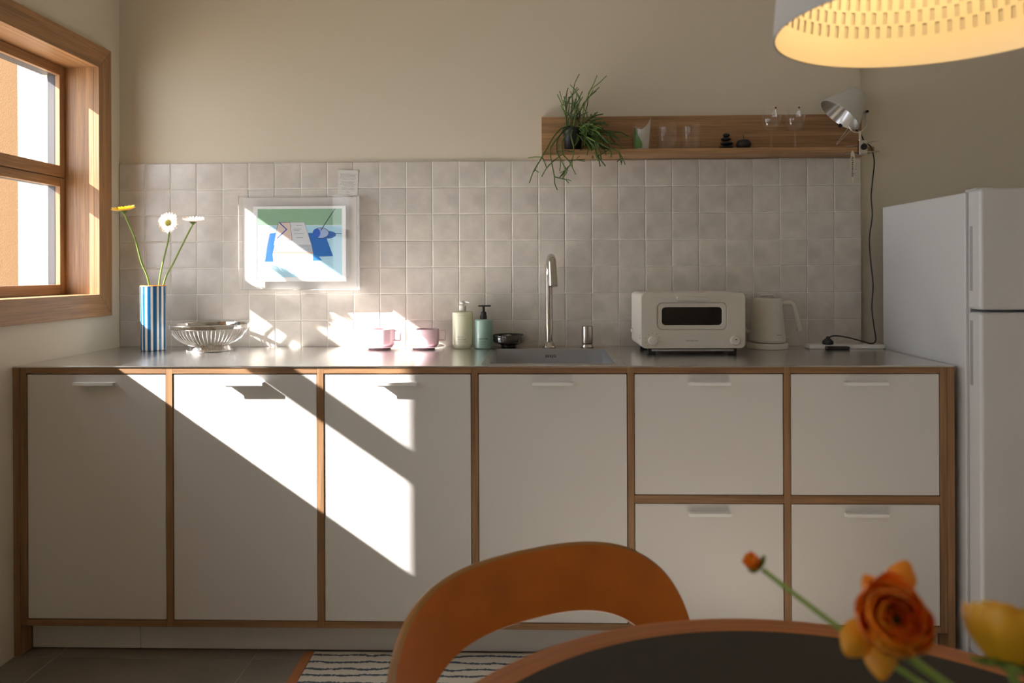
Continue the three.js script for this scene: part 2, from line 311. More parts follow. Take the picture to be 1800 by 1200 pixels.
{
  const f = thing('kitchen_faucet', 'tall brushed nickel faucet with an arched pull-out spout', 'faucet', [1.637, H + 0.0002, 0.062]);
  part('base', lathe([[0, 0.0], [0.0245, 0.0], [0.0245, 0.004], [0.021, 0.009], [0.0165, 0.018], [0.0145, 0.022], [0, 0.022]]), M.nickel, f);
  part('column', tube([[0, 0.02, 0], [0, 0.15, 0], [0, 0.25, 0], [0.001, 0.285, 0.006], [0.003, 0.315, 0.03], [0.006, 0.330, 0.07], [0.008, 0.325, 0.11], [0.010, 0.312, 0.135]], 0.0135, 60, 20), M.nickel, f);
  const sp = part('spout', lathe([[0, 0], [0.0155, 0], [0.0165, 0.002], [0.0155, 0.06], [0.0145, 0.085], [0.0135, 0.098], [0.009, 0.104], [0, 0.106]], 28), M.nickel, f, [0.011, 0.228, 0.158]);
  sp.rotation.x = -0.22; sp.rotation.z = 0.03;
  const k = thing('mixer_knob', 'short brushed nickel cylinder knob on the worktop right of the faucet', 'knob', [1.777, H + 0.0002, 0.066]);
  part('base', lathe([[0, 0], [0.023, 0], [0.023, 0.004], [0.0195, 0.010], [0.0195, 0.015], [0, 0.015]]), M.nickel, k);
  part('cap', lathe([[0, 0.016], [0.0195, 0.016], [0.0205, 0.018], [0.0205, 0.077], [0.019, 0.079], [0, 0.079]]), M.nickel, k);
}

// ------------------------------------------------------------------ things on the worktop
{ // striped vase
  const v = thing('flower_vase', 'tall ceramic vase with vertical blue and white stripes and an orange rim', 'vase', [0.196, H + 0.0003, 0.135]);
  const stripes = canvasTex(1024, 64, (c, w, h) => {
    c.fillStyle = '#e9e4da'; c.fillRect(0, 0, w, h); c.fillStyle = '#0d5a8a';
    const n = 14; for (let k = 0; k < n; k++) { const x = k * w / n; c.fillRect(x, 0, w / n * (0.60 + 0.12 * Math.sin(k * 2.7)), h); }
  });
  part('body', lathe([[0.0, 0], [0.041, 0], [0.0432, 0.003], [0.0432, 0.1], [0.0436, 0.2], [0.0436, 0.2325]], 48), phys({ map: stripes, roughness: 0.22, clearcoat: 0.6, clearcoatRoughness: 0.08 }), v);
  part('rim', lathe([[0.0436, 0.2325], [0.0436, 0.2345], [0.0425, 0.2358], [0.0405, 0.2345], [0.0395, 0.225], [0.0395, 0.02], [0, 0.018]], 48), std({ color: rgb(0.72, 0.25, 0.05), roughness: 0.4 }), v);
}
function petalGeo(L, W, curl, cup) {
  // a tapered, slightly cupped petal lying along +x
  const n = 5, pos = [], idx = [];
  for (let i = 0; i <= n; i++) for (let j = -1; j <= 1; j++) {
    const t = i / n, w = W * Math.pow(Math.sin(Math.PI * Math.min(0.97, 0.12 + 0.8 * t)), 0.7) * 0.5;
    pos.push(t * L, curl * t * t * L + cup * Math.abs(j) * w, j * w);
  }
  for (let i = 0; i < n; i++) for (let j = 0; j < 2; j++) { const a = i * 3 + j; idx.push(a, a + 1, a + 4, a, a + 4, a + 3); }
  const g = new THREE.BufferGeometry(); g.setAttribute('position', new THREE.Float32BufferAttribute(pos, 3)); g.setIndex(idx); g.computeVertexNormals();
  g.setAttribute('uv', new THREE.Float32BufferAttribute(new Float32Array(pos.length / 3 * 2), 2)); return g;
}
function gerbera(label, stemPts, headDir, colors, R, cupped = 0) {
  const g = thing('gerbera', label, 'flower', [0, 0, 0], 'gerberas in the striped vase');
  part('stem', tube(stemPts, 0.0032, 30, 8), M.stem, g);
  const hd = new THREE.Group(); hd.name = 'flower_head'; g.add(hd);
  hd.position.copy(V(...stemPts[stemPts.length - 1])); hd.quaternion.setFromUnitVectors(V(0, 1, 0), V(...headDir).normalize());
  const pm = phys({ color: rgb(...colors[0]), roughness: 0.7, transmission: 0.5, thickness: 0, side: THREE.DoubleSide });
  const gs = [];
  for (let ring = 0; ring < 3; ring++) { const n = [22, 20, 18][ring]; for (let k = 0; k < n; k++) { const p = petalGeo(R * [1, 0.86, 0.7][ring] * rr(0.94, 1.04), 0.011 * [1, 1, 0.8][ring], [0.05, 0.14, 0.2][ring] + cupped * [1, 1.2, 1.3][ring] + rr(-0.04, 0.04), 0.35); p.translate([0.004, 0.006, 0.011][ring], 0.007 + ring * 0.0016, 0).rotateY((k + ring * 0.33) / n * 2 * Math.PI + rr(-0.05, 0.05)); gs.push(p); } }
  part('petals', merge(gs), pm, hd);
  const fl = []; for (let k = 0; k < 60; k++) { const a = k * 2.399, r = 0.0125 * Math.sqrt(k / 60); fl.push(new THREE.ConeGeometry(0.0013, 0.006, 4).translate(r * Math.cos(a), 0.0145 - r * 0.12, r * Math.sin(a))); }
  part('centre', merge(fl.concat([lathe([[0, 0.011], [0.011, 0.0095], [0.011, 0.006], [0, 0.006]], 16)])), std({ color: rgb(...colors[1]), roughness: 0.8 }), hd);
  part('calyx', lathe([[0.003, -0.004], [0.006, 0], [0.0135, 0.0065], [0.014, 0.0075], [0, 0.0075]], 14), std({ color: rgb(0.10, 0.17, 0.04), roughness: 0.7 }), hd);
}
gerbera('yellow gerbera leaning toward the window from the striped vase', [[0.19, 0.92, 0.135], [0.182, 1.115, 0.137], [0.158, 1.20, 0.145], [0.145, 1.285, 0.165], [0.118, 1.376, 0.188]], [-0.12, 1, 0.12], [[0.88, 0.64, 0.03], [0.8, 0.55, 0.05]], 0.037, 0.22);
gerbera('cream gerbera facing the room from the striped vase', [[0.2, 0.92, 0.14], [0.222, 1.115, 0.145], [0.240, 1.2, 0.15], [0.262, 1.28, 0.155], [0.268, 1.322, 0.16], [0.273, 1.340, 0.166]], [-0.1, 0.1, 1], [[0.84, 0.76, 0.70], [0.30, 0.27, 0.05]], 0.035);
gerbera('cream gerbera seen from the side, farthest from the window', [[0.2, 0.92, 0.13], [0.233, 1.115, 0.135], [0.275, 1.20, 0.14], [0.315, 1.275, 0.145], [0.340, 1.320, 0.148], [0.350, 1.339, 0.15]], [0.08, 1, 0.16], [[0.84, 0.76, 0.70], [0.5, 0.4, 0.1]], 0.037, 0.2);

{ // wire basket bowl
  const b = thing('wire_bowl', 'round silver wire fruit bowl on a solid foot beside the vase', 'bowl', [0.411, H + 0.0003, 0.152]);
  part('foot', lathe([[0.074, 0], [0.0775, 0.001], [0.0775, 0.004], [0.073, 0.006], [0.070, 0.016], [0.066, 0.022], [0.068, 0.024], [0.0, 0.024], [0.0, 0.020], [0.064, 0.020], [0.067, 0.014], [0.070, 0.004], [0.071, 0.0]], 56), M.chrome, b);
  part('rim', lathe([[0.130, 0.082], [0.1335, 0.081], [0.1345, 0.083], [0.1345, 0.0945], [0.133, 0.096], [0.1315, 0.0945], [0.130, 0.083]], 64), M.chrome, b);
  const wireG = tube([[0.066, 0.022, 0], [0.082, 0.027, 0], [0.105, 0.042, 0], [0.123, 0.062, 0], [0.131, 0.078, 0], [0.1325, 0.086, 0]], 0.0013, 12, 6);
  for (let k = 0; k < 56; k++) part('wire', wireG, M.chrome, b).rotation.y = k / 56 * 2 * Math.PI;
  const beadG = new THREE.SphereGeometry(0.0016, 6, 5), beads = []; for (let k = 0; k < 84; k++) { const a = k / 84 * 2 * Math.PI; beads.push(beadG.clone().translate(0.0772 * Math.cos(a), 0.0032, 0.0772 * Math.sin(a))); }
  part('beading', merge(beads), M.chrome, b);
}
[[1.021, 'pink saucer nearest the wire bowl, under a pink cup', 'pink square-handled cup nearest the wire bowl'], [1.183, 'pink saucer nearest the soap bottles, under a pink cup', 'pink square-handled cup nearest the soap bottles']].forEach(([x, ls, lc]) => {
  const s = thing('saucer', ls, 'saucer', [x - 0.004, H + 0.0003, 0.10], 'pink saucers');
  part('plate', lathe([[0, 0.003], [0.040, 0.003], [0.043, 0.0045], [0.0745, 0.0098], [0.0755, 0.0106], [0.0745, 0.0114], [0.046, 0.0064], [0.030, 0.0056], [0, 0.0056]], 56), M.pink, s);
  part('foot_ring', lathe([[0.036, 0.0045], [0.036, 0], [0.040, 0], [0.042, 0.0045]], 40), M.pink, s);
  const c = thing('tea_cup', lc, 'cup', [x + 0.008, H + 0.0062, 0.10], 'pink cups');
  part('body', lathe([[0, 0.0], [0.031, 0.0], [0.0335, 0.0012], [0.0415, 0.010], [0.0425, 0.014], [0.0428, 0.065], [0.0422, 0.0665], [0.0402, 0.0665], [0.0396, 0.065], [0.0394, 0.015], [0.033, 0.006], [0, 0.005]], 56), M.pink, c);
  const hs = rrect(0.027, 0.039, 0.004); hs.holes.push(rrect(0.0185, 0.030, 0.003, true));
  part('handle', extrude(hs, 0.009, 0.0012), M.pink, c, [0.0535, 0.0425, -0.0045]);
});
{ // soap bottles
  const s = thing('soap_bottle', 'tall translucent pump bottle of pale yellow liquid soap', 'bottle', [1.3195, H + 0.0003, 0.085]);
  const side = (pts, m) => m;
  part('liquid_body', new THREE.LatheGeometry([[0, 0], [0.026, 0], [0.031, 0.002], [0.0362, 0.012], [0.0372, 0.018], [0.0372, 0.128], [0.0368, 0.132], [0.0340, 0.1345], [0.014, 0.136], [0.0132, 0.138], [0, 0.138]].map(([a, b]) => V2(Math.max(a, 1e-5), b)), 40), phys({ color: rgb(0.80, 0.80, 0.62), roughness: 0.22, transmission: 0.35, thickness: 0 }), s);
  part('collar', lathe([[0.0132, 0.137], [0.0132, 0.152], [0.0122, 0.158], [0.006, 0.1585], [0.005, 0.165], [0, 0.165]], 24), M.whitePlastic, s);
  part('pump_head', merge([lathe([[0, 0.163], [0.0112, 0.163], [0.0118, 0.166], [0.010, 0.172], [0, 0.174]], 24), tube([[0.0, 0.1695, 0], [0.015, 0.1705, 0.004], [0.028, 0.168, 0.008]], 0.0042, 12, 8)]), M.whitePlastic, s);
  const lt = (str, w, y, sz) => { const g = text(str, w, fontR, 0.0003, sz); return bend(g, 0.0374).translate(0, y, 0); };
  part('lettering', merge([lt('LIQUID', 0.026, 0.0435, 0.005).rotateY(-0.18), lt('HYSOAP', 0.031, 0.035, 0.005).rotateY(0.0), bend(fine(0.040, 0.0012), 0.0374).translate(0, 0.0265, 0), bend(fine(0.034, 0.001), 0.0374).translate(0, 0.121, 0)]), M.inkGrey, s);
  const b = thing('hand_soap_bottle', 'short mint green pump bottle with a black pump', 'bottle', [1.3965, H + 0.0003, 0.085]);
  part('body', lathe([[0, 0], [0.029, 0], [0.0325, 0.002], [0.0337, 0.006], [0.0337, 0.1], [0.0325, 0.1045], [0.029, 0.1065], [0.010, 0.107], [0, 0.107]], 40), phys({ color: rgb(0.36, 0.53, 0.46), roughness: 0.28, transmission: 0.25, thickness: 0 }), b);
  part('pump', merge([lathe([[0.0125, 0.107], [0.0125, 0.119], [0.0105, 0.1205], [0.0105, 0.131], [0.0085, 0.133], [0.0045, 0.134], [0.004, 0.1525], [0, 0.1525]], 24), rb(0.046, 0.0055, 0.013, 0.002, 'x').translate(0.004, 0.1545, 0)]), M.blackPlastic, b);
  const lb = (str, w, y, sz, f = fontR) => bend(text(str, w, f, 0.0003, sz), 0.0339).translate(0, y, 0);
  part('lettering', merge([lb('SENNNÖN', 0.034, 0.0375, 0.0058, font), bend(fine(0.020, 0.0009), 0.0339).translate(0, 0.029, 0), bend(fine(0.022, 0.0009), 0.0339).translate(0, 0.0245, 0), bend(fine(0.016, 0.001), 0.0339).translate(0, 0.0175, 0)]), M.ink, b);
}
function fine(width, h) { const gs = []; let x = -width / 2; while (x < width / 2 - 0.001) { const w = Math.min(rr(0.0015, 0.005), width / 2 - x); gs.push(new THREE.BoxGeometry(w, h, 0.0003).translate(x + w / 2, 0, 0)); x += w + 0.0012; } return merge(gs); } // print too small to read
function bend(g, R) { const p = g.attributes.position; for (let i = 0; i < p.count; i++) { const a = p.getX(i) / R, r = R + p.getZ(i); p.setX(i, r * Math.sin(a)); p.setZ(i, r * Math.cos(a)); } g.computeVertexNormals(); return g; }
{ // smoked glass ashtray-like dish on a black foot
  const d = thing('soap_dish', 'low smoked glass dish on a black foot beside the sink', 'dish', [1.487, H + 0.0003, 0.066]);
  part('foot', lathe([[0, 0], [0.026, 0], [0.026, 0.008], [0.022, 0.010], [0, 0.010]], 8), M.blackPlastic, d);
  part('bowl', lathe([[0, 0.010], [0.036, 0.010], [0.052, 0.018], [0.058, 0.024], [0.059, 0.046], [0.054, 0.046], [0.050, 0.026], [0.030, 0.019], [0, 0.018]], 10), phys({ color: rgb(0.05, 0.045, 0.038), roughness: 0.06, transmission: 0.25, thickness: 0, clearcoat: 1 }), d);
  part('rim', lathe([[0.0585, 0.044], [0.0595, 0.0465], [0.057, 0.0485], [0.053, 0.0465], [0.054, 0.044]], 10), M.black, d);
  part('insert', lathe([[0, 0.024], [0.008, 0.024], [0.013, 0.036], [0.011, 0.047], [0, 0.049]], 12), phys({ color: rgb(0.45, 0.42, 0.38), metalness: 0.9, roughness: 0.15 }), d);
}
{ // toaster oven
  const X0 = 1.939, W = 0.346, Y0 = 0.021, HH = 0.186, ZB = 0.07, ZT = 0.312;
  const t = thing('toaster_oven', 'cream steam toaster oven with a dark letterbox window and two dials', 'toaster', [X0 + W / 2, H + 0.0003, 0]);
  const cy = Y0 + HH / 2, wy = cy + 0.0145;
  part('body', merge([extrude(rrect(W, HH, 0.016), 0.012, 0.002).translate(0, cy, ZB)]).clone(), M.ivory, t);
  const sh = rrect(W, HH, 0.016); sh.holes.push(rrect(W - 0.012, HH - 0.012, 0.012, true));
  part('shell', extrude(sh, ZT - 0.012 - ZB - 0.012, 0).translate(0, cy, ZB + 0.012), M.ivory, t);
  const fp = rrect(W, HH, 0.017); fp.holes.push((() => { const p = rrect(0.232, 0.091, 0.019, true); p.curves.forEach(() => 0); return p; })());
  // shift the window hole upward inside the front panel
  const fs = rrect(W, HH, 0.017); const hp = new THREE.Path(rrect(0.232, 0.091, 0.019, true).getPoints(8).map((q) => V2(q.x - 0.003, q.y + 0.0145))); fs.holes.push(hp);
  part('front_panel', extrude(fs, 0.012, 0.0022).translate(0, cy, ZT - 0.012), M.ivory, t);
  const bz = rrect(0.2310, 0.090, 0.0185); bz.holes.push(rrect(0.200, 0.060, 0.012, true));
  const door = part('door', extrude(bz, 0.008, 0.0028).translate(-0.003, wy, ZT - 0.0105), M.ivory, t);
  part('window', rb(0.203, 0.063, 0.0012, 0.0005, 'x').translate(-0.003, wy, ZT - 0.0095), phys({ color: rgb(0.5, 0.5, 0.52), transmission: 1, thickness: 0, roughness: 0.02, ior: 1.5 }), door);
  part('door_handle', merge([rb(0.105, 0.006, 0.017, 0.0018, 'x').translate(-0.003, cy + 0.0765, ZT + 0.008), rb(0.105, 0.010, 0.004, 0.0015, 'x').translate(-0.003, cy + 0.0715, ZT + 0.0145)]), M.ivory, door);
  part('oven_cavity', merge([span(-0.118, 0.112, wy - 0.05, wy + 0.05, ZB + 0.02, ZB + 0.022), span(-0.12, 0.114, wy - 0.053, wy - 0.05, ZB + 0.02, ZT - 0.013), span(-0.12, 0.114, wy + 0.05, wy + 0.053, ZB + 0.02, ZT - 0.013), span(-0.12, -0.118, wy - 0.05, wy + 0.05, ZB + 0.02, ZT - 0.013), span(0.112, 0.114, wy - 0.05, wy + 0.05, ZB + 0.02, ZT - 0.013)]), std({ color: rgb(0.36, 0.36, 0.37), metalness: 0.7, roughness: 0.45 }), t);
  for (let k = 0; k < 13; k++) part('rack_wire', cyl(0.0012, 0.0012, 0.2, 6).rotateX(Math.PI / 2), M.steelEdge, t, [-0.107 + k * 0.0175, wy - 0.026, 0.19]);
  part('rack_bar', cyl(0.0014, 0.0014, 0.226, 6).rotateZ(Math.PI / 2), M.steelEdge, t, [-0.003, wy - 0.0275, ZT - 0.03]);
  for (const [x, kind] of [[-0.1345, 0], [0.138, 1]]) {
    const y = cy - 0.0665;
    const k = part('dial', lathe([[0, 0.0115], [0.0135, 0.0115], [0.0152, 0.0095], [0.0158, 0]], 32).rotateX(Math.PI / 2), M.ivory, t, [x, y, ZT - 0.0002]);
    const ticks = []; const n = kind ? 15 : 8; for (let q = 0; q < n; q++) { const a = (kind ? -2.3 + q * 4.6 / (n - 1) : -2.4 + q * 4.1 / (n - 1)); ticks.push(rb(kind ? 0.0013 : 0.0035, 0.0014, 0.0004, 0.0001).translate(x + 0.0245 * Math.sin(a), y + 0.0245 * Math.cos(a), ZT + 0.0002)); }
    part('dial_marks', merge(ticks), M.inkGrey, t);
    if (kind) part('indicator', merge([rb(0.006, 0.003, 0.0003, 0.0001).translate(0.001, 0.004, 0.0116), rb(0.008, 0.0006, 0.0003, 0.0001).translate(0.001, -0.003, 0.0116)]), M.inkGrey, k);
  }
  part('lettering', text('BALMUDA', 0.0385, fontR, 0.0003, 0.0052), M.inkGrey, t, [-0.003, cy - 0.0665, ZT]);
  part('crumb_tray', rb(0.275, 0.0075, 0.2, 0.0035, 'x'), phys({ color: rgb(0.55, 0.55, 0.56), metalness: 0.7, roughness: 0.35 }), t, [0.0, Y0 - 0.0065, 0.205]);
  for (const x of [-0.135, 0.135]) for (const z of [0.11, 0.285]) part('foot', rb(0.026, 0.0205, 0.024, 0.002), M.blackPlastic, t, [x, 0.0103, z]);
  for (const z of [0.1, 0.285]) part('side_bumper', new THREE.SphereGeometry(0.008, 14, 10).scale(0.8, 1, 1), M.ivory, t, [-W / 2 - 0.001, Y0 + 0.045 - (z > 0.2 ? 0.008 : 0), z]);
}
{ // kettle on its base
  const x = 2.4235, z = 0.095;
  const b = thing('kettle_base', 'round cream power base under the electric kettle', 'base', [x, H + 0.0003, z]);
  part('disc', lathe([[0, 0], [0.069, 0], [0.0715, 0.002], [0.0715, 0.016], [0.069, 0.0195], [0.05, 0.021], [0, 0.021]], 48), M.ivory, b);
  const k = thing('electric_kettle', 'cream gooseneck electric kettle with a curved side handle', 'kettle', [x, H + 0.0215, z]);
  part('body', lathe([[0, 0], [0.058, 0], [0.0635, 0.004], [0.0645, 0.012], [0.063, 0.026], [0.0575, 0.075], [0.0525, 0.125], [0.0512, 0.150], [0.0512, 0.1585], [0.0495, 0.1605], [0, 0.1605]], 48), M.ivory, k);
  const lid = part('lid', lathe([[0, 0.1605], [0.030, 0.1605], [0.012, 0.1635], [0.0115, 0.1655], [0.0225, 0.1665], [0.0225, 0.1715], [0.021, 0.1725], [0, 0.1725]], 32), M.ivory, k);
  part('spout', tube([[-0.058, 0.038, 0], [-0.072, 0.040, 0.0], [-0.083, 0.055, 0], [-0.088, 0.085, 0], [-0.096, 0.115, 0], [-0.106, 0.13, 0]], 0.0062, 30, 10), M.ivory, k);
  const hd = part('handle', tube([[0.047, 0.138, 0], [0.066, 0.1415, 0], [0.084, 0.141, 0], [0.094, 0.131, 0], [0.101, 0.108, 0], [0.108, 0.083, 0], [0.114, 0.055, 0]], 0.0092, 40, 14), M.ivory, k);
  part('end_cap', rb(0.0175, 0.016, 0.0175, 0.003), M.ivory, hd, [0.1145, 0.046, 0]);
  part('lever', rb(0.024, 0.005, 0.012, 0.002), M.ivory, k, [0.068, 0.016, 0.0]);
  part('lettering', bend(text('BALMUDA', 0.020, font, 0.0003, 0.003), 0.0625).rotateY(0.42).translate(0, 0.0305, 0), M.inkGrey, k);
}
{ // power strip, adapter and plug
  const p = thing('power_strip', 'flat white power strip against the wall next to the fridge', 'power strip', [2.70, H + 0.0003, 0.105]);
  part('housing', rb(0.268, 0.0145, 0.052, 0.003, 'x'), M.whitePlastic, p, [-0.005, 0.0073, 0]);
  part('socket', lathe([[0, 0.0002], [0.019, 0.0002], [0.0195, 0.0012], [0.021, 0.0012], [0.021, 0]], 24), M.whitePlastic, p, [0.075, 0.0147, 0]);
  part('socket', lathe([[0, 0.0002], [0.019, 0.0002], [0.0195, 0.0012], [0.021, 0.0012], [0.021, 0]], 24), M.whitePlastic, p, [-0.095, 0.0147, 0]);
  const a = thing('charger', 'small flat black charger lying in front of the white power strip', 'charger', [2.652, H + 0.0003, 0.150]);
  part('case', rb(0.078, 0.011, 0.03, 0.003, 'x'), M.blackPlastic, a, [0, 0.0056, 0]);
}

// ------------------------------------------------------------------ on the tiled wall
{
  const f = thing('acrylic_picture_frame', 'clear acrylic box frame holding a still life print on the tiles', 'picture frame', [0, 0, 0.0082]);
  const x0 = 0.476, x1 = 0.924, y0 = 1.0945, y1 = 1.4475, D = 0.042;
  part('backing', span(x0 + 0.003, x1 - 0.003, y0 + 0.003, y1 - 0.003, 0.0, 0.004, 0.0005), std({ color: rgb(0.68, 0.64, 0.60), roughness: 0.8 }), f);
  const sheet = (w, h) => new THREE.PlaneGeometry(w, h);
  part('front_sheet', sheet(x1 - x0, y1 - y0), M.acrylic, f, [(x0 + x1) / 2, (y0 + y1) / 2, D]);
  const frost = phys({ color: rgb(0.86, 0.86, 0.85), roughness: 0.9, transmission: 0.55, thickness: 0 });
  for (const x of [x0, x1]) part('side_wall', sheet(D, y1 - y0).rotateY(Math.PI / 2), x === x0 ? M.acrylic : frost, f, [x, (y0 + y1) / 2, D / 2]);
  for (const y of [y0, y1]) part('side_wall', sheet(x1 - x0, D).rotateX(Math.PI / 2), y === y0 ? frost : M.acrylic, f, [(x0 + x1) / 2, y, D / 2]);
  const edge = 0.0022, em = phys({ color: rgb(0.80, 0.80, 0.79), roughness: 0.15, transmission: 0.5, thickness: 0 });
  part('rim', merge([span(x0, x1, y0, y0 + edge, D - edge, D, 0.0003, 'x'), span(x0, x1, y1 - edge, y1, D - edge, D, 0.0003, 'x'), span(x0, x0 + edge, y0 + edge, y1 - edge, D - edge, D, 0.0003), span(x1 - edge, x1, y0 + edge, y1 - edge, D - edge, D, 0.0003)]), em, f);
  const pw = 0.352, ph = 0.283, pc = [0.700, 1.2685, 0.0185];
  const pr = part('print', rb(pw, ph, 0.003, 0.0004), std({ color: rgb(0.86, 0.86, 0.85), roughness: 0.7 }), f, pc);
  part('spacer', rb(pw - 0.03, ph - 0.03, 0.0125, 0.0004), M.paper, f, [pc[0], pc[1], 0.0105]);
  const art = canvasTex(1024, 836, (c, w, h) => {
    const poly = (col, pts, line) => { c.beginPath(); pts.forEach(([x, y], i) => i ? c.lineTo(x * w, y * h) : c.moveTo(x * w, y * h)); c.closePath(); if (col) { c.fillStyle = col; c.fill(); } if (line) { c.strokeStyle = line; c.lineWidth = 4; c.stroke(); } };
    c.fillStyle = '#a9d2e3'; c.fillRect(0, 0, w, h);
    c.fillStyle = '#8db596'; c.fillRect(0, 0, w, h * 0.24);
    const r0 = seed; for (let k = 0; k < 900; k++) { const y = rnd(), x = rnd(); c.globalAlpha = 0.10; c.strokeStyle = rnd() < 0.5 ? '#ffffff' : (y < 0.24 ? '#5d9a70' : '#7fb6d2'); c.lineWidth = 2; c.beginPath(); c.moveTo(x * w, y * h); c.lineTo((x + 0.05) * w, y * h + rr(-6, 6)); c.stroke(); } c.globalAlpha = 1;
    poly('#c6d8dc', [[0, 0.235], [1, 0.235], [1, 0.25], [0, 0.25]]);
    poly('#1d67b5', [[0.14, 0.36], [0.22, 0.345], [0.19, 0.77], [0.085, 0.77]]);           // shadow left of the box
    poly('#1f68b4', [[0.6, 0.35], [0.80, 0.37], [0.895, 0.695], [0.655, 0.70]]);            // shadow right of the box
    poly('#2b7fca', [[0.655, 0.66], [0.72, 0.69], [0.765, 0.755], [0.645, 0.76]]);
    poly('#dfe4ec', [[0, 0.26], [0.145, 0.26], [0.05, 0.66], [0, 0.66]], '#6d6a8c'); poly('#a9a5cd', [[0.145, 0.26], [0.15, 0.33], [0.075, 0.765], [0.05, 0.66]], '#6d6a8c'); poly('#cfe3ec', [[0, 0.655], [0.05, 0.66], [0.07, 0.765], [0, 0.70]]);
    poly('#cfd2d4', [[0.25, 0.195], [0.555, 0.195], [0.64, 0.53], [0.19, 0.53]], '#8a7f86'); // stacked sheets
    poly('#b9c0c4', [[0.20, 0.53], [0.64, 0.53], [0.655, 0.64], [0.18, 0.64]], '#8a7f86');
    c.strokeStyle = '#6f7f86'; c.lineWidth = 3; for (let k = 0; k < 4; k++) { c.beginPath(); c.moveTo(0.21 * w, (0.55 + k * 0.022) * h); c.bezierCurveTo(0.35 * w, (0.56 + k * 0.022) * h, 0.5 * w, (0.54 + k * 0.022) * h, 0.63 * w, (0.552 + k * 0.022) * h); c.stroke(); }
    poly('#e0b493', [[0.18, 0.635], [0.655, 0.635], [0.66, 0.655], [0.175, 0.655]], '#9a5f55'); poly('#b9dbe8', [[0.175, 0.655], [0.66, 0.655], [0.655, 0.765], [0.185, 0.768]], '#8d7f92');
    poly('#d8c6bb', [[0.245, 0.20], [0.385, 0.195], [0.41, 0.455], [0.20, 0.455]], '#4b4b5a');   // envelope
    c.setLineDash([22, 18]); poly(null, [[0.245, 0.20], [0.385, 0.195], [0.41, 0.455], [0.20, 0.455]], '#3c4a7a'); c.setLineDash([]);
    c.strokeStyle = '#2c4e9c'; c.lineWidth = 12; c.beginPath(); c.moveTo(0.26 * w, 0.2 * h); c.lineTo(0.345 * w, 0.3 * h); c.lineTo(0.23 * w, 0.43 * h); c.stroke();
    c.strokeStyle = '#6b6b70'; c.lineWidth = 3; for (const [y, a, b] of [[0.24, 0.46, 0.53], [0.295, 0.42, 0.52], [0.315, 0.43, 0.5], [0.36, 0.43, 0.55], [0.42, 0.46, 0.54]]) { c.beginPath(); for (let t = 0; t <= 12; t++) { const x = a + (b - a) * t / 12; c.lineTo(x * w, (y + 0.006 * Math.sin(t * 2.3)) * h); } c.stroke(); }
    c.fillStyle = '#2c64ab'; c.beginPath(); c.ellipse(0.83 * w, 0.38 * h, 0.1 * w, 0.055 * h, 0, 0, 7); c.fill();
    c.fillStyle = '#9db2da'; c.beginPath(); c.ellipse(0.75 * w, 0.355 * h, 0.095 * w, 0.075 * h, 0, 0, 7); c.fill(); c.strokeStyle = '#2b3a66'; c.lineWidth = 6; c.stroke();
    c.fillStyle = '#2d5fc0'; c.beginPath(); c.ellipse(0.70 * w, 0.355 * h, 0.045 * w, 0.065 * h, 0, 0, 7); c.fill();
    c.strokeStyle = '#24304a'; c.lineWidth = 9; c.beginPath(); c.moveTo(0.92 * w, 0.0 * h); c.lineTo(0.79 * w, 0.24 * h); c.lineTo(0.75 * w, 0.32 * h); c.stroke(); c.lineWidth = 5; c.beginPath(); c.moveTo(0.92 * w, 0.365 * h); c.lineTo(w, 0.365 * h); c.stroke();
    c.strokeStyle = '#7a97a8'; c.lineWidth = 3; c.beginPath(); for (let t = 0; t < 20; t++) c.lineTo((0.83 + t * 0.008) * w, (0.965 + 0.008 * Math.sin(t * 1.9)) * h); c.stroke();
  });
  part('picture', new THREE.PlaneGeometry(0.3195, 0.2575), std({ map: art, roughness: 0.75 }), pr, [0.0015, 0.0025, 0.0018]);
}
{
  const c = thing('note_card', 'small white paper note with printed lines above the picture frame', 'note', [0.8805, 1.4985, 0.0098]);
  const t = canvasTex(256, 330, (g, w, h) => {
    g.fillStyle = '#d9d6cf'; g.fillRect(0, 0, w, h); g.fillStyle = '#5a564f';
    const rows = [[0.15, 0.8], [0.2, 0.78], [0.25, 0.74], [0.3, 0.86], [0.36, 0.55], [0.455, 0.68], [0.5, 0.58], [0.55, 0.8], [0.61, 0.5], [0.705, 0.6], [0.755, 0.6], [0.85, 0.16], [0.95, 0.12]];
    for (const [y, l] of rows) { let x = (1 - l) / 2; while (x < (1 + l) / 2) { const q = rr(0.02, 0.08); g.globalAlpha = rr(0.5, 0.9); g.fillRect(x * w, y * h, q * w, 5); x += q + 0.025; } } g.globalAlpha = 1;
  });
  const m = part('paper', new THREE.BoxGeometry(0.0755, 0.096, 0.0005), [M.paper, M.paper, M.paper, M.paper, std({ map: t, roughness: 0.85 }), M.paper], c); m.rotation.z = -0.04; m.rotation.x = 0.03;
}

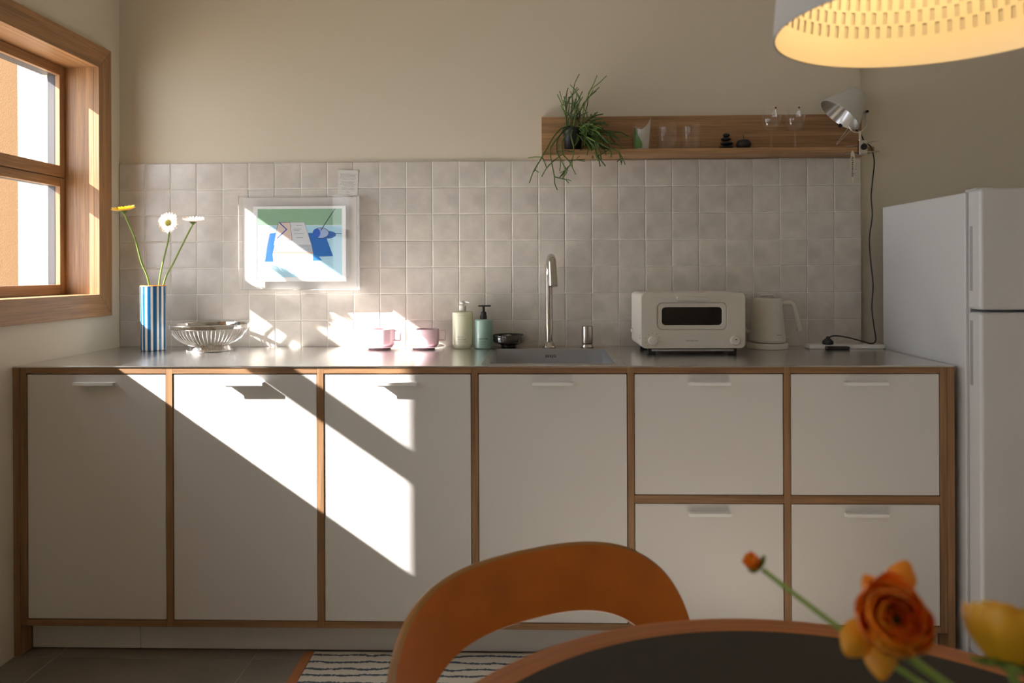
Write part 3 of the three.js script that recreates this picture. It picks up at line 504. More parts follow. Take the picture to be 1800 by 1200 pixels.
// ------------------------------------------------------------------ wall shelf and what stands on it
{
  const s = thing('wall_shelf', 'long oak wall shelf with an upright back board above the tiles', 'shelf');
  part('board', span(1.613, 2.797, 1.58, 1.60, 0.0012, 0.122, 0.001, 'x'), M.oakShelf, s);
  part('back_board', span(1.613, 2.797, 1.6002, 1.738, 0.0012, 0.0195, 0.001, 'x'), M.oakShelf, s);
}
const SY = 1.6004;
{ // trailing cactus
  const p = thing('potted_rhipsalis', 'trailing green stick cactus in a small black pot at the end of the oak shelf', 'plant', [1.727, SY, 0.068]);
  part('pot', lathe([[0, 0], [0.029, 0], [0.0365, 0.075], [0.0385, 0.076], [0.039, 0.084], [0.036, 0.084], [0.034, 0.07], [0, 0.068]], 28), M.black, p);
  part('soil', lathe([[0, 0.076], [0.034, 0.072]], 16), std({ color: rgb(0.03, 0.02, 0.012), roughness: 1 }), p);
  const greens = [[0.075, 0.15, 0.03], [0.11, 0.19, 0.035], [0.16, 0.25, 0.055], [0.05, 0.095, 0.028]].map((c) => std({ color: rgb(...c), roughness: 0.5 }));
  const st = (pts, r) => part('stem', tube(pts, r, 3 * (pts.length - 1), 5, false, 0.3), greens[Math.floor(rnd() * 4)], p);
  const clampZ = (v) => { v.z = Math.max(v.z, -0.035); return v; };
  const grow = (o, dir, len, n, r, droop, branch) => {
    const pts = [o.clone()]; let d = dir.clone().normalize(), q = o.clone();
    for (let k = 0; k < n; k++) { d.add(V(rr(-0.3, 0.3), rr(-0.25, 0.2) - droop, rr(-0.2, 0.25))).normalize(); q = clampZ(q.clone().addScaledVector(d, len / n)); if (q.z < 0.054 && q.y < 0.003 && q.y > -0.03) q.z = 0.058; pts.push(q); }
    st(pts, r);
    if (branch > 0) for (let k = 0; k < 2; k++) { const at = pts[1 + Math.floor(rnd() * (pts.length - 1))]; grow(at, d.clone().add(V(rr(-0.9, 0.9), rr(-0.5, 0.5), rr(-0.4, 0.4))), len * 0.5, 2, r * 0.9, droop, branch - 1); }
  };
  // upright sprays
  for (let k = 0; k < 16; k++) grow(V(rr(-0.03, 0.035), 0.08, rr(-0.02, 0.02)), V(rr(-0.45, 0.4), 1, rr(-0.2, 0.3)), rr(0.07, 0.15), 3, 0.0019, -0.05, 1);
  // bushy shorter stems to the right
  for (let k = 0; k < 46; k++) { const o = V(rr(0.0, 0.05), rr(0.055, 0.095), rr(0.0, 0.035)); grow(o, V(rr(0.1, 1), rr(-0.35, 0.5), rr(-0.1, 0.8)), rr(0.05, 0.12), 3, 0.0026, 0.16, 1); }
  // long arms hanging over the front edge on the left
  const arms = [[[-0.01, 0.09, 0.02], [-0.045, 0.075, 0.05], [-0.075, 0.04, 0.062], [-0.095, 0.005, 0.066], [-0.115, -0.03, 0.066], [-0.145, -0.08, 0.066]], [[-0.01, 0.088, 0.02], [-0.035, 0.07, 0.05], [-0.06, 0.03, 0.064], [-0.062, -0.01, 0.066], [-0.05, -0.035, 0.066]], [[0, 0.088, 0.03], [-0.02, 0.06, 0.055], [-0.045, 0.02, 0.065], [-0.040, -0.02, 0.067], [-0.018, -0.045, 0.067]], [[-0.02, 0.08, 0.03], [-0.05, 0.05, 0.055], [-0.085, 0.0, 0.066], [-0.08, -0.05, 0.066], [-0.07, -0.1, 0.066]], [[0.0, 0.08, 0.03], [-0.01, 0.05, 0.055], [0.0, 0.005, 0.065], [-0.004, -0.03, 0.067], [-0.015, -0.06, 0.067]], [[0.02, 0.08, 0.03], [0.05, 0.04, 0.06], [0.09, 0.02, 0.062], [0.13, 0.0, 0.062], [0.16, -0.012, 0.066]]];
  for (const a of arms) {
    st(a, 0.0024); const e = V(...a[a.length - 1]), m = V(...a[a.length - 2]);
    for (let k = 0; k < 3; k++) grow(k < 2 ? e : m, V(rr(-1, 1), rr(-1, 0.1), rr(-0.05, 0.2)), rr(0.04, 0.07), 2, 0.0019, 0.1, k === 0 ? 1 : 0);
  }
  grow(V(-0.115, -0.03, 0.066), V(-1, 0.05, 0), 0.05, 2, 0.0018, 0, 0);
}
function tumbler(x, label) {
  const g = thing('glass_tumbler', label, 'glass', [x, SY, 0.062], 'thin glass tumblers on the shelf');
  part('glass', lathe([[0, 0.0], [0.034, 0.0], [0.036, 0.002], [0.0365, 0.096], [0.0358, 0.0968], [0.0352, 0.096], [0.0347, 0.004], [0, 0.003]], 40), M.clearGlass, g);
}
tumbler(1.98, 'clear glass tumbler holding a folded green and white cloth'); tumbler(2.0725, 'empty clear glass tumbler next to the one with the cloth'); tumbler(2.161, 'empty clear glass tumbler next to the black stone stack');
{
  const n = thing('folded_cloth', 'folded green and white cloth standing in a glass tumbler', 'cloth', [1.98, SY + 0.0045, 0.062]);
  const sheet = (pts, m, nm) => { // pointed napkin fold: a curved, thick strip
    const pos = [], idx = [], N = 10, Mm = 6;
    for (let side = 0; side < 2; side++) for (let i = 0; i <= N; i++) for (let j = 0; j <= Mm; j++) { const u = i / N, v = j / Mm; const q = pts(u, v); const r = Math.hypot(q.x, q.z) || 1; const off = side ? -0.0012 : 0; pos.push(q.x * (1 + off / r), q.y, q.z * (1 + off / r)); }
    const C = Mm + 1, B = (N + 1) * C; for (let i = 0; i < N; i++) for (let j = 0; j < Mm; j++) { const a = i * C + j; idx.push(a, a + 1, a + C + 1, a, a + C + 1, a + C, B + a, B + a + C + 1, B + a + 1, B + a, B + a + C, B + a + C + 1); }
    const g = new THREE.BufferGeometry(); g.setAttribute('position', new THREE.Float32BufferAttribute(pos, 3)); g.setIndex(idx); g.computeVertexNormals(); part(nm, g, m, n);
  };
  const white = std({ color: rgb(0.66, 0.63, 0.56), roughness: 0.9, side: THREE.DoubleSide }), green = std({ color: rgb(0.13, 0.30, 0.09), roughness: 0.85, side: THREE.DoubleSide });
  sheet((u, v) => { const a = -0.75 + u * 2.0, top = 0.055 + 0.062 * Math.pow(u, 1.6) + 0.022 * Math.pow(1 - u, 3), r = 0.025 + 0.009 * u * v; return V(r * Math.sin(a), v * top, r * Math.cos(a) * 0.9); }, white, 'white_fold');
  sheet((u, v) => { const a = -1.35 + u * 1.25, top = 0.08 * (1 - Math.abs(u - 0.18) * 0.95), r = 0.0305; return V(r * Math.sin(a), 0.003 + v * Math.max(0.012, top), r * Math.cos(a)); }, green, 'green_fold');
}
{
  const s = thing('stone_stack', 'small black ornament of four stacked pebbles', 'ornament', [2.288, SY, 0.062]);
  [[0.0275, 0.009, 0.0085], [0.0235, 0.0085, 0.0255], [0.019, 0.0075, 0.041], [0.013, 0.0075, 0.0555]].forEach(([r, h, y], k) => part('pebble', new THREE.SphereGeometry(1, 24, 16).scale(r, h, r * 0.85), M.black, s, [[0, 0.0015, -0.001, 0.0005][k], y, 0]));
  const a = thing('apple_ornament', 'small black apple ornament with a thin stem', 'ornament', [2.351, SY, 0.062]);
  part('fruit', lathe([[0, 0.004], [0.010, 0.0], [0.020, 0.004], [0.0262, 0.017], [0.0262, 0.026], [0.020, 0.036], [0.010, 0.039], [0.003, 0.036], [0, 0.034]], 28), M.black, a);
  part('stem', tube([[0, 0.034, 0], [0.0005, 0.046, 0], [-0.002, 0.056, 0]], 0.0013, 8, 6), M.black, a);
}
for (const [x, l] of [[2.4515, 'stemmed wine glass with a red dot, beside the black apple'], [2.538, 'stemmed wine glass with a red dot, beside the clamp lamp']]) {
  const g = thing('wine_glass', l, 'glass', [x, SY, 0.062], 'wine glasses on the shelf');
  part('bowl', lathe([[0.0, 0.068], [0.006, 0.067], [0.020, 0.072], [0.030, 0.082], [0.0355, 0.100], [0.0365, 0.118], [0.034, 0.142], [0.030, 0.156], [0.0294, 0.1565], [0.029, 0.156], [0.033, 0.142], [0.0353, 0.118], [0.034, 0.100], [0.029, 0.084], [0.018, 0.0745], [0, 0.0715]], 44), M.clearGlass, g);
  part('stem', lathe([[0.0055, 0.067], [0.0048, 0.055], [0.0045, 0.03], [0.0055, 0.006], [0.008, 0.003]], 20), M.clearGlass, g);
  part('foot', lathe([[0.0, 0.004], [0.008, 0.0032], [0.034, 0.0012], [0.0345, 0.0], [0, 0.0]], 44), M.clearGlass, g);
  part('sticker', new THREE.CylinderGeometry(0.0036, 0.0036, 0.0003, 20).rotateX(Math.PI / 2), std({ color: rgb(0.22, 0.03, 0.025), roughness: 0.5 }), g, [x < 2.5 ? 0.006 : 0.003, 0.147, 0.0338]);
}
{ // clamp lamp
  const L = thing('clamp_lamp', 'silver aluminium spot lamp clamped to the end of the oak shelf', 'lamp', [2.75, SY, 0.10]);
  const alu = std({ color: rgb(0.60, 0.59, 0.56), metalness: 0.25, roughness: 0.45 }), inside = std({ color: rgb(0.75, 0.74, 0.72), metalness: 0.8, roughness: 0.25, side: THREE.DoubleSide });
  const head = new THREE.Group(); head.name = 'lamp_head'; L.add(head);
  head.position.set(-0.070, 0.115, 0.008); const ax = V(0.64, 0.76, 0.04).normalize(); head.quaternion.setFromUnitVectors(V(0, 1, 0), ax);
  part('shade', lathe([[0.0785, 0], [0.0795, 0.001], [0.074, 0.016], [0.036, 0.098], [0.032, 0.104], [0.015, 0.108], [0, 0.1085]], 48), alu, head);
  part('reflector', lathe([[0.0782, 0.0002], [0.072, 0.016], [0.035, 0.093], [0.02, 0.1], [0, 0.101]], 48), inside, head);
  part('bulb', lathe([[0, 0.03], [0.012, 0.034], [0.021, 0.048], [0.021, 0.058], [0.013, 0.078], [0.0125, 0.095]], 24), phys({ color: rgb(0.72, 0.71, 0.68), roughness: 0.5 }), head);
  part('rim_clip', rb(0.012, 0.009, 0.012, 0.001), M.blackPlastic, head, [0.039, -0.002, -0.068]);
  part('wire_handle', tube([[-0.05, 0.0635, 0.03], [-0.088, 0.012, 0.03], [-0.092, 0.006, 0.032], [-0.088, 0.008, 0.034], [-0.040, 0.0585, 0.034]].map(([x, y, z]) => V(x, y, z)), 0.0009, 40, 6, false, 0.2), M.chrome, L);
  part('pivot', merge([rb(0.026, 0.034, 0.014, 0.003).rotateZ(-0.7).translate(0.018, 0.118, -0.01), cyl(0.006, 0.006, 0.018, 16).rotateX(Math.PI / 2).translate(0.024, 0.126, 0.004)]), alu, L);
  part('knob', cyl(0.0052, 0.0052, 0.008, 16).rotateX(Math.PI / 2), M.blackPlastic, L, [0.024, 0.126, 0.016]);
  part('yoke', tube([[0.023, 0.126, 0.008], [0.024, 0.10, 0.01], [0.022, 0.075, 0.012], [0.010, 0.060, 0.012], [-0.010, 0.052, 0.012], [-0.026, 0.058, 0.010], [-0.036, 0.075, 0.006]], 0.0018, 36, 8), M.chrome, L);
  part('post', lathe([[0.005, 0.02], [0.006, 0.03], [0.0048, 0.04], [0.006, 0.056], [0, 0.057]], 16), M.chrome, L, [0.0, 0, 0.012]);
  part('clamp', merge([
    rb(0.030, 0.052, 0.022, 0.003).translate(0, -0.006, 0.032), rb(0.062, 0.004, 0.018, 0.0015).rotateZ(0.12).translate(0.026, 0.013, 0.035), rb(0.062, 0.004, 0.018, 0.0015).rotateZ(0.02).translate(0.024, -0.021, 0.035),
    rb(0.050, 0.0035, 0.014, 0.0015).translate(-0.028, 0.0022, 0.012), rb(0.052, 0.0035, 0.014, 0.0015).translate(-0.028, -0.0224, 0.012), rb(0.024, 0.05, 0.012, 0.002).translate(0, -0.006, 0.026)]), phys({ color: rgb(0.55, 0.53, 0.5), metalness: 1, roughness: 0.22 }), L);
  part('spring', cyl(0.011, 0.011, 0.02, 20).rotateX(Math.PI / 2), M.blackPlastic, L, [0.001, -0.004, 0.036]);
  const tagS = new THREE.Shape(); tagS.moveTo(0, 0); tagS.bezierCurveTo(-0.006, -0.002, -0.0075, -0.02, -0.0075, -0.035); tagS.bezierCurveTo(-0.007, -0.06, -0.004, -0.09, -0.001, -0.113); tagS.bezierCurveTo(0.001, -0.115, 0.0025, -0.112, 0.003, -0.1); tagS.bezierCurveTo(0.006, -0.07, 0.0085, -0.05, 0.0085, -0.032); tagS.bezierCurveTo(0.0085, -0.015, 0.006, -0.003, 0, 0);
  const tg = part('tag', extrude(tagS, 0.0006), std({ color: rgb(0.74, 0.68, 0.54), roughness: 0.8 }), L, [-0.038, -0.0165, 0.040]);
  part('lettering', text('Artemide', 0.074, fontS, 0.0003, 0.0085).rotateZ(-Math.PI / 2), M.ink, tg, [0.0005, -0.057, 0.0007]);
  // cable down to the worktop
  const c = thing('lamp_cable', 'thin black cable hanging from the clamp lamp to a plug on the worktop', 'cable');
  part('cord', tube([[2.752, 1.672, 0.07], [2.768, 1.655, 0.075], [2.772, 1.62, 0.10], [2.782, 1.60, 0.126], [2.790, 1.575, 0.126], [2.806, 1.545, 0.10], [2.818, 1.49, 0.06], [2.8165, 1.43, 0.05], [2.8225, 1.36, 0.045], [2.812, 1.275, 0.045], [2.814, 1.19, 0.05], [2.8175, 1.106, 0.06], [2.804, 1.023, 0.08], [2.802, 0.96, 0.10], [2.797, 0.912, 0.125], [2.780, 0.899, 0.128], [2.735, 0.911, 0.128], [2.69, 0.922, 0.126], [2.655, 0.9265, 0.125], [2.636, 0.922, 0.125], [2.631, 0.912, 0.125]], 0.0024, 160, 8), M.blackPlastic, c);
  part('plug', lathe([[0, 0.0], [0.0175, 0.0], [0.0195, 0.004], [0.0185, 0.012], [0.012, 0.018], [0.0065, 0.022], [0.005, 0.028], [0, 0.029]], 20), M.blackPlastic, c, [2.631, H + 0.0155, 0.118]);
}
{ // small clear hook on the wall
  const h = thing('wall_hook', 'tiny white ring hook on the plaster above the fridge', 'hook', [2.857, 1.934, 0.0]);
  const t = new THREE.TorusGeometry(0.011, 0.0022, 8, 28, Math.PI * 1.45); t.rotateZ(Math.PI * 0.6); part('ring', t, M.whitePlastic, h, [0, 0, -0.004]);
  part('plate', cyl(0.005, 0.005, 0.004, 14).rotateX(Math.PI / 2), M.wall, h, [0.004, 0.006, -0.006]);
}

// ------------------------------------------------------------------ refrigerator
{
  const f = thing('refrigerator', 'white two-door refrigerator at the end of the worktop', 'refrigerator', [2.834, 0, 0]);
  const W = 0.6;
  part('body', span(0, W, 0.02, 1.385, 0.10, 0.617, 0.004), M.fridge, f);
  part('gasket', span(0.008, W - 0.008, 0.06, 1.38, 0.617, 0.628, 0.001), M.fridgeGasket, f);
  const fr = part('freezer_door', rb(W, 0.3425, 0.064, 0.010, 'y', 4).translate(W / 2, 1.3895 - 0.17125, 0.660), M.fridge, f);
  const dr = part('fridge_door', rb(W, 0.978, 0.064, 0.010, 'y', 4).translate(W / 2, 0.062 + 0.489, 0.660), M.fridge, f);
  const grip = (p, y0, y1) => part('grip_recess', merge([span(-0.0008, 0.0, y0, y1, 0.641, 0.6425, 0.0002), span(-0.0008, 0.0, y0, y1, 0.6525, 0.654, 0.0002), span(-0.0008, 0.0, y0, y0 + 0.002, 0.6425, 0.6525, 0.0002), span(-0.0008, 0.0, y1 - 0.002, y1, 0.6425, 0.6525, 0.0002), span(-0.0004, 0.0001, y0, y1, 0.6425, 0.6525, 0.0001)]), std({ color: rgb(0.42, 0.41, 0.41), roughness: 0.4 }), p);
  grip(fr, 1.10, 1.285); grip(dr, 0.83, 1.015);
  part('hinge_cover', rb(0.05, 0.012, 0.06, 0.004), M.fridge, f, [0.05, 1.391, 0.60]);
  for (const x of [0.05, W - 0.05]) for (const z of [0.15, 0.58]) part('foot', cyl(0.018, 0.02, 0.021, 14), M.blackPlastic, f, [x, 0.0105, z]);
}

// ------------------------------------------------------------------ foreground
{ // rug
  const m = canvasTex(1024, 1024, (c, w, h) => {
    c.fillStyle = '#cfc8ba'; c.fillRect(0, 0, w, h);
    c.strokeStyle = '#4a5661'; const n = 21;
    for (let k = 0; k < n; k++) { const y = (k + 0.6) / n * h; for (let x = 0; x < w; x += 4) { const yy = y + 12 * (fbm(x / w, k / n, 24, 21, 91, 4) - 0.5) * 2; c.lineWidth = 11 + 10 * (hash(x, k, 5) - 0.5); c.beginPath(); c.moveTo(x, yy + 3 * (hash(x, k, 8) - 0.5)); c.lineTo(x + 5, yy); c.stroke(); } }
    for (let k = 0; k < 9000; k++) { c.globalAlpha = 0.10; c.fillStyle = rnd() < 0.5 ? '#8a8274' : '#efe9dd'; c.fillRect(rnd() * w, rnd() * h, 3, 3); } c.globalAlpha = 1;
  });
  const r = thing('striped_rug', 'cream rug with thin dark stripes and a rust edge on the floor before the cabinets', 'rug', [0, 0.0003, 0]);
  const top = new RoundedBoxGeometry(1.45, 0.012, 0.80, 2, 0.004); { const p = top.attributes.position, uv = top.attributes.uv; for (let i = 0; i < p.count; i++) uv.setXY(i, p.getX(i) / 1.45 + 0.5, 0.5 - p.getZ(i) / 0.80); }
  part('pile', top, std({ map: m, roughness: 1, bumpMap: plasterBump, bumpScale: 0.004 }), r, [1.635, 0.006, 0.972]);
  for (const x of [0.895, 2.375]) part('binding', rb(0.03, 0.012, 0.80, 0.004, 'z', 2), std({ color: rgb(0.40, 0.16, 0.06), roughness: 1, bumpMap: plasterBump, bumpScale: 0.004 }), r, [x, 0.006, 0.972]);
}
{ // round table
  const t = thing('dining_table', 'round dining table with a black top and a wooden rim', 'table', [1.835, 0, 2.2876]);
  part('tabletop', lathe([[0, 0.7195], [0.378, 0.7195], [0.378, 0.70], [0, 0.70]], 120), M.tableTop, t);
  const rim = lathe([[0.378, 0.7196], [0.410, 0.7200], [0.4133, 0.7180], [0.4133, 0.702], [0.410, 0.696], [0.378, 0.696]], 160);
  { const p = rim.attributes.position, uv = rim.attributes.uv; for (let i = 0; i < p.count; i++) { const a = uv.getX(i) * 2 * Math.PI * 0.41; uv.setXY(i, Math.hypot(p.getX(i), p.getZ(i)) + p.getY(i), a); } }
  part('rim', rim, M.tableRim, t);
  part('column', lathe([[0, 0.03], [0.035, 0.03], [0.03, 0.1], [0.03, 0.68], [0.12, 0.699], [0, 0.699]], 32), M.black, t);
  part('base', lathe([[0, 0], [0.2, 0], [0.2, 0.008], [0.05, 0.03], [0, 0.03]], 48), M.black, t);
}
{ // bent plywood chair
  const c = thing('dining_chair', 'orange lacquered plywood chair with a curved open backrest, pushed to the table', 'chair', [1.5814, 0, 1.7147]);
  c.rotation.y = 0.564;
  const R = 0.433, TOP = 0.7255;
  const warp = (s, y, n) => { // bend round a vertical axis, lean back with height
    const a = s / R, lean = (y - 0.44) * 0.1486, r = R + n; return V(r * Math.sin(a), y, R - r * Math.cos(a) - lean); };
  const sup = (a, W, y0, h, e) => [W * Math.sign(Math.cos(a)) * Math.pow(Math.abs(Math.cos(a)), 2 / e), y0 + h * Math.pow(Math.abs(Math.sin(a)), 2 / e)];
  const NT = 90, NW = 8, T = 0.013, face = (nm, offs, flip) => 0;
  const outer = (t) => sup(Math.PI * (1 - t), 0.2791, 0.44, TOP - 0.44, 3.858), inner = (t) => sup(Math.PI * (1 - t), 0.2199, 0.45, 0.1792, 3.474);
  const build = (n, flip) => {
    const pos = [], uv = [], idx = [];
    for (let i = 0; i <= NT; i++) for (let j = 0; j <= NW; j++) { const t = i / NT, [so, yo] = outer(t), [si, yi] = inner(t), k = j / NW, s = so + (si - so) * k, y = yo + (yi - yo) * k, p = warp(s, y, n); pos.push(p.x, p.y, p.z); uv.push(y, s); }
    for (let i = 0; i < NT; i++) for (let j = 0; j < NW; j++) { const a = i * (NW + 1) + j; flip ? idx.push(a, a + 1, a + NW + 2, a, a + NW + 2, a + NW + 1) : idx.push(a, a + NW + 2, a + 1, a, a + NW + 1, a + NW + 2); }
    const g = new THREE.BufferGeometry(); g.setAttribute('position', new THREE.Float32BufferAttribute(pos, 3)); g.setAttribute('uv', new THREE.Float32BufferAttribute(uv, 2)); g.setIndex(idx); g.computeVertexNormals(); return g;
  };
  const rimG = (cur, flip) => {
    const pos = [], uv = [], idx = [], K = 6;
    for (let i = 0; i <= NT; i++) for (let k = 0; k <= K; k++) { const [s, y] = cur(i / NT), b = Math.sin(Math.PI * k / K) * 0.003; const dy = flip ? -b : b; const p = warp(s, y + dy * (Math.abs(s) < 0.2 ? 1 : 0.3), T * (k / K)); pos.push(p.x, p.y, p.z); uv.push(k / K * T, i / NT * 0.8); }
    for (let i = 0; i < NT; i++) for (let k = 0; k < K; k++) { const a = i * (K + 1) + k; idx.push(a, a + 1, a + K + 2, a, a + K + 2, a + K + 1); }
    const g = new THREE.BufferGeometry(); g.setAttribute('position', new THREE.Float32BufferAttribute(pos, 3)); g.setAttribute('uv', new THREE.Float32BufferAttribute(uv, 2)); g.setIndex(idx); g.computeVertexNormals(); return g;
  };
  const bk = part('backrest', merge([build(0, false), build(T, true), rimG(inner, true)]), M.chair, c);
  part('plywood_edge', rimG(outer, false), M.chairEdge, bk);
  const seat = extrude(rrect(0.44, 0.40, 0.12), 0.014, 0.003).rotateX(-Math.PI / 2); part('seat', uvm(seat, 'z'), M.chair, c, [0, 0.436, 0.22]);
  for (const sx of [-1, 1]) { part('leg', tube([[sx * 0.19, 0.436, 0.06], [sx * 0.2, 0.25, 0.03], [sx * 0.205, 0.0, -0.03]], 0.013, 16, 12), M.chair, c); part('leg', tube([[sx * 0.17, 0.436, 0.37], [sx * 0.185, 0.2, 0.385], [sx * 0.19, 0.0, 0.395]], 0.013, 16, 12), M.chair, c); }
  for (const o of c.children) if (o.name === 'leg') o.position.y = 0.0015;
}
{ // ranunculus in a glass vase on the table
  const vs = thing('table_vase', 'small clear glass vase on the round table', 'vase', [1.99, 0.7203, 2.34]);
  part('glass', lathe([[0, 0], [0.03, 0], [0.034, 0.004], [0.034, 0.06], [0.022, 0.085], [0.024, 0.095], [0.0225, 0.095], [0.0205, 0.085], [0.032, 0.06], [0.032, 0.008], [0, 0.006]], 36), M.clearGlass, vs);
  const pet = (w, h, thick) => { // cupped petal standing on its base, curving inward
    const N = 6, Mm = 6, pos = [], idx = [];
    for (let i = 0; i <= N; i++) for (let j = 0; j <= Mm; j++) { const v = i / N, u = (j / Mm - 0.5) * 2, ww = w * Math.pow(Math.sin(Math.PI * (0.14 + 0.72 * v)), 0.6), wave = 1 + 0.06 * Math.sin(u * 5 + v * 3); const bow = 0.5 * Math.sin(v * Math.PI * 0.72); pos.push(u * ww * wave, v * h * (1 - 0.18 * u * u * v), bow * h * 0.55 - u * u * ww * 0.55); }
    for (let i = 0; i < N; i++) for (let j = 0; j < Mm; j++) { const a = i * (Mm + 1) + j; idx.push(a, a + 1, a + Mm + 2, a, a + Mm + 2, a + Mm + 1); }
    const g = new THREE.BufferGeometry(); g.setAttribute('position', new THREE.Float32BufferAttribute(pos, 3)); g.setIndex(idx); g.computeVertexNormals(); return g;
  };
  const petM = (r, g, b) => phys({ color: rgb(r, g, b), roughness: 0.5, transmission: 0.35, thickness: 0, side: THREE.DoubleSide });
  const orange = [petM(0.95, 0.26, 0.008), petM(0.95, 0.31, 0.01), petM(0.93, 0.20, 0.008), petM(0.95, 0.42, 0.02)], yellow = [petM(0.85, 0.50, 0.02), petM(0.82, 0.44, 0.015), petM(0.86, 0.56, 0.04)];
  function bloom(f, at, dir, S, mats, loose, green) {
    const h = new THREE.Group(); h.name = 'bloom'; h.position.copy(at); h.quaternion.setFromUnitVectors(V(0, 1, 0), dir.clone().normalize()); f.add(h);
    const gA = pet(0.5 * S, 0.95 * S), gB = pet(0.36 * S, 0.8 * S), gC = pet(0.22 * S, 0.6 * S);
    const ringN = [[9, gA, 0.30, 0.10], [9, gA, 0.24, -0.02], [8, gB, 0.20, -0.06], [7, gB, 0.14, -0.12], [6, gC, 0.10, -0.12], [5, gC, 0.06, -0.15]];
    ringN.forEach(([n, g, r, tilt], q) => { for (let k = 0; k < n; k++) { const a = (k + 0.5 * q) / n * 2 * Math.PI + rr(-0.15, 0.15); const p = part('petal', g, mats[Math.floor(rnd() * mats.length)], h); p.rotation.order = 'YXZ'; p.rotation.set(tilt + rr(-0.08, 0.1) + (q === 0 ? loose * rnd() : 0), a, 0); p.position.set(Math.sin(a) * r * S, -0.35 * S + q * 0.03 * S, Math.cos(a) * r * S); } });
    part('centre', new THREE.SphereGeometry(0.10 * S, 14, 10), std({ color: rgb(...green), roughness: 0.8 }), h, [0, 0.16 * S, 0]);
    for (let k = 0; k < 5; k++) { const p = part('sepal', gC, M.stem, h); p.rotation.order = 'YXZ'; p.rotation.set(1.5, k * 1.256, 0); p.position.y = -0.36 * S; }
    return h;
  }
  const lab = ['open orange ranunculus in the table vase', 'yellow ranunculus in the table vase', 'closed orange ranunculus bud on a long bent stem'];
  const f1 = thing('ranunculus', lab[0], 'flower', [0, 0, 0], 'ranunculus in the table vase');
  bloom(f1, V(1.8225, 0.922, 2.32), V(-0.28, 0.55, 0.85), 0.037, orange, 0.15, [0.06, 0.05, 0.015]);
  for (const [a, tl, s] of [[2.2, 1.5, 0], [2.9, 1.35, 1], [-0.35, 0.75, 2], [0.55, 0.85, 3]]) { const p = part('loose_petal', pet([0.012, 0.012, 0.011, 0.007][s], [0.029, 0.029, 0.027, 0.019][s]), orange[s < 2 ? 3 : 1], f1); p.position.set(1.8225 + 0.013 * Math.cos(a + 1.5), 0.922 + 0.013 * Math.sin(a + 1.5), 2.312); p.rotation.set(-0.3, 0, a); }
  part('stem', tube([[1.825, 0.905, 2.308], [1.845, 0.888, 2.315], [1.885, 0.862, 2.325], [1.935, 0.835, 2.335], [1.975, 0.81, 2.338], [1.99, 0.74, 2.34]], 0.003, 40, 8), M.stem, f1);
  const f2 = thing('ranunculus', lab[1], 'flower', [0, 0, 0], 'ranunculus in the table vase');
  bloom(f2, V(1.890, 0.915, 2.333), V(0.25, 0.9, -0.35), 0.036, yellow, 0.2, [0.2, 0.25, 0.03]);
  part('stem', tube([[1.888, 0.905, 2.335], [1.903, 0.875, 2.34], [1.95, 0.84, 2.345], [1.985, 0.812, 2.342], [1.996, 0.74, 2.345]], 0.003, 30, 8), M.stem, f2);
  const f3 = thing('ranunculus', lab[2], 'flower', [0, 0, 0], 'ranunculus in the table vase');
  part('stem', tube([[1.7625, 0.9195, 2.226], [1.785, 0.906, 2.25], [1.815, 0.889, 2.28], [1.86, 0.865, 2.305], [1.93, 0.835, 2.325], [1.98, 0.81, 2.332], [1.984, 0.74, 2.338]], 0.0021, 50, 8), M.stem, f3);
  const bud = new THREE.Group(); bud.name = 'bud'; bud.position.set(1.7595, 0.9215, 2.223); bud.quaternion.setFromUnitVectors(V(0, 1, 0), V(-0.75, 0.6, 0.15).normalize()); f3.add(bud);
  const bp = pet(0.006, 0.012); for (let k = 0; k < 6; k++) { const p = part('petal', bp, orange[k % 4], bud); p.rotation.order = 'YXZ'; p.rotation.set(0.15, k * 1.05, 0); p.position.set(0.002 * Math.sin(k * 1.05), 0, 0.002 * Math.cos(k * 1.05)); }
  const bs = pet(0.004, 0.011); for (let k = 0; k < 5; k++) { const p = part('sepal', bs, M.stem, bud); p.rotation.order = 'YXZ'; p.rotation.set(0.7 + 0.3 * (k % 2), k * 1.256 + 0.4, 0); p.position.y = -0.003; }
}
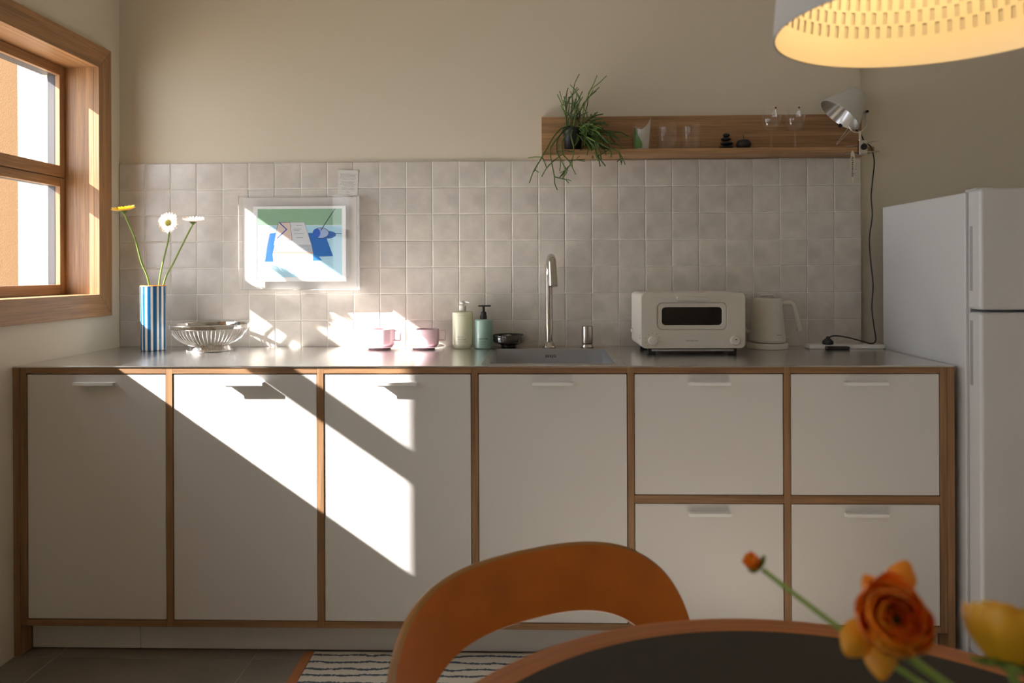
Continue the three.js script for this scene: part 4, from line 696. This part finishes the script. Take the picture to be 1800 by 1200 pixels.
{ // pendant lamp
  const C = [2.032, 1.434, 1.985], R = 0.174;
  const p = thing('pendant_lamp', 'lit white pendant shade with rows of slots, hanging over the round table', 'lamp', C);
  const shadeM = std({ color: rgb(0.62, 0.60, 0.57), roughness: 0.5, side: THREE.DoubleSide });
  part('outer_shade', lathe([[R, 0], [R + 0.0012, 0.001], [R - 0.002, 0.04], [R - 0.010, 0.1], [R - 0.032, 0.15], [R - 0.08, 0.185], [0.03, 0.2], [0, 0.2]], 96), shadeM, p);
  // inner liner with real slots
  const P = [[0.0005, R - 0.0018], [0.04, R - 0.004], [0.1, R - 0.012], [0.148, R - 0.034], [0.18, R - 0.083], [0.194, 0.02]];
  const rad = (y) => { let i = 0; while (i < P.length - 2 && P[i + 1][0] < y) i++; const f = (y - P[i][0]) / (P[i + 1][0] - P[i][0]); return P[i][1] + (P[i + 1][1] - P[i][1]) * f; };
  const pos = [], idx = [], NA = 370, NH = 76;
  for (let j = 0; j <= NH; j++) { const y = 0.0005 + j / NH * 0.1935, r = rad(y); for (let i = 0; i <= NA; i++) { const a = i / NA * 2 * Math.PI; pos.push(r * Math.cos(a), y, r * Math.sin(a)); } }
  for (let j = 0; j < NH; j++) for (let i = 0; i < NA; i++) {
    const row = Math.floor((j - 15) / 7);
    if (j >= 15 && j < 57 && (j - 15) % 7 < 6 && (i + (row % 2) * 2) % 5 < 2) continue; // a slot
    const a = j * (NA + 1) + i; idx.push(a, a + 1, a + NA + 2, a, a + NA + 2, a + NA + 1);
  }
  const lg = new THREE.BufferGeometry(); lg.setAttribute('position', new THREE.Float32BufferAttribute(pos, 3)); lg.setIndex(idx); lg.computeVertexNormals();
  part('slotted_liner', lg, std({ color: rgb(0.80, 0.76, 0.68), roughness: 0.6, side: THREE.DoubleSide }), p);
  part('bulb', new THREE.SphereGeometry(0.032, 24, 16), std({ color: rgb(1, 0.9, 0.7), emissive: rgb(1, 0.72, 0.36), emissiveIntensity: 3 }), p, [0, 0.115, 0]);
  part('socket', cyl(0.016, 0.018, 0.05, 20), M.whitePlastic, p, [0, 0.168, 0]);
  part('cord', cyl(0.0028, 0.0028, CEIL - C[1] - 0.2, 8), M.whitePlastic, p, [0, 0.2 + (CEIL - C[1] - 0.2) / 2, 0]);
  part('ceiling_rose', lathe([[0, 0], [0.045, 0], [0.05, 0.02], [0, 0.02]], 32), M.whitePlastic, p, [0, CEIL - C[1] - 0.0205, 0]);
  const l = new THREE.PointLight(new THREE.Color().setRGB(1, 0.62, 0.22), 0.031); l.position.set(C[0], C[1] + 0.115, C[2]); l.castShadow = true; l.shadow.radius = 1.5; scene.add(l);
}
scene.traverse((o) => { if (o.isMesh) { o.castShadow = true; o.receiveShadow = true; } if (o.isLight) o.castShadow = true; });
renderer.render(scene, camera);
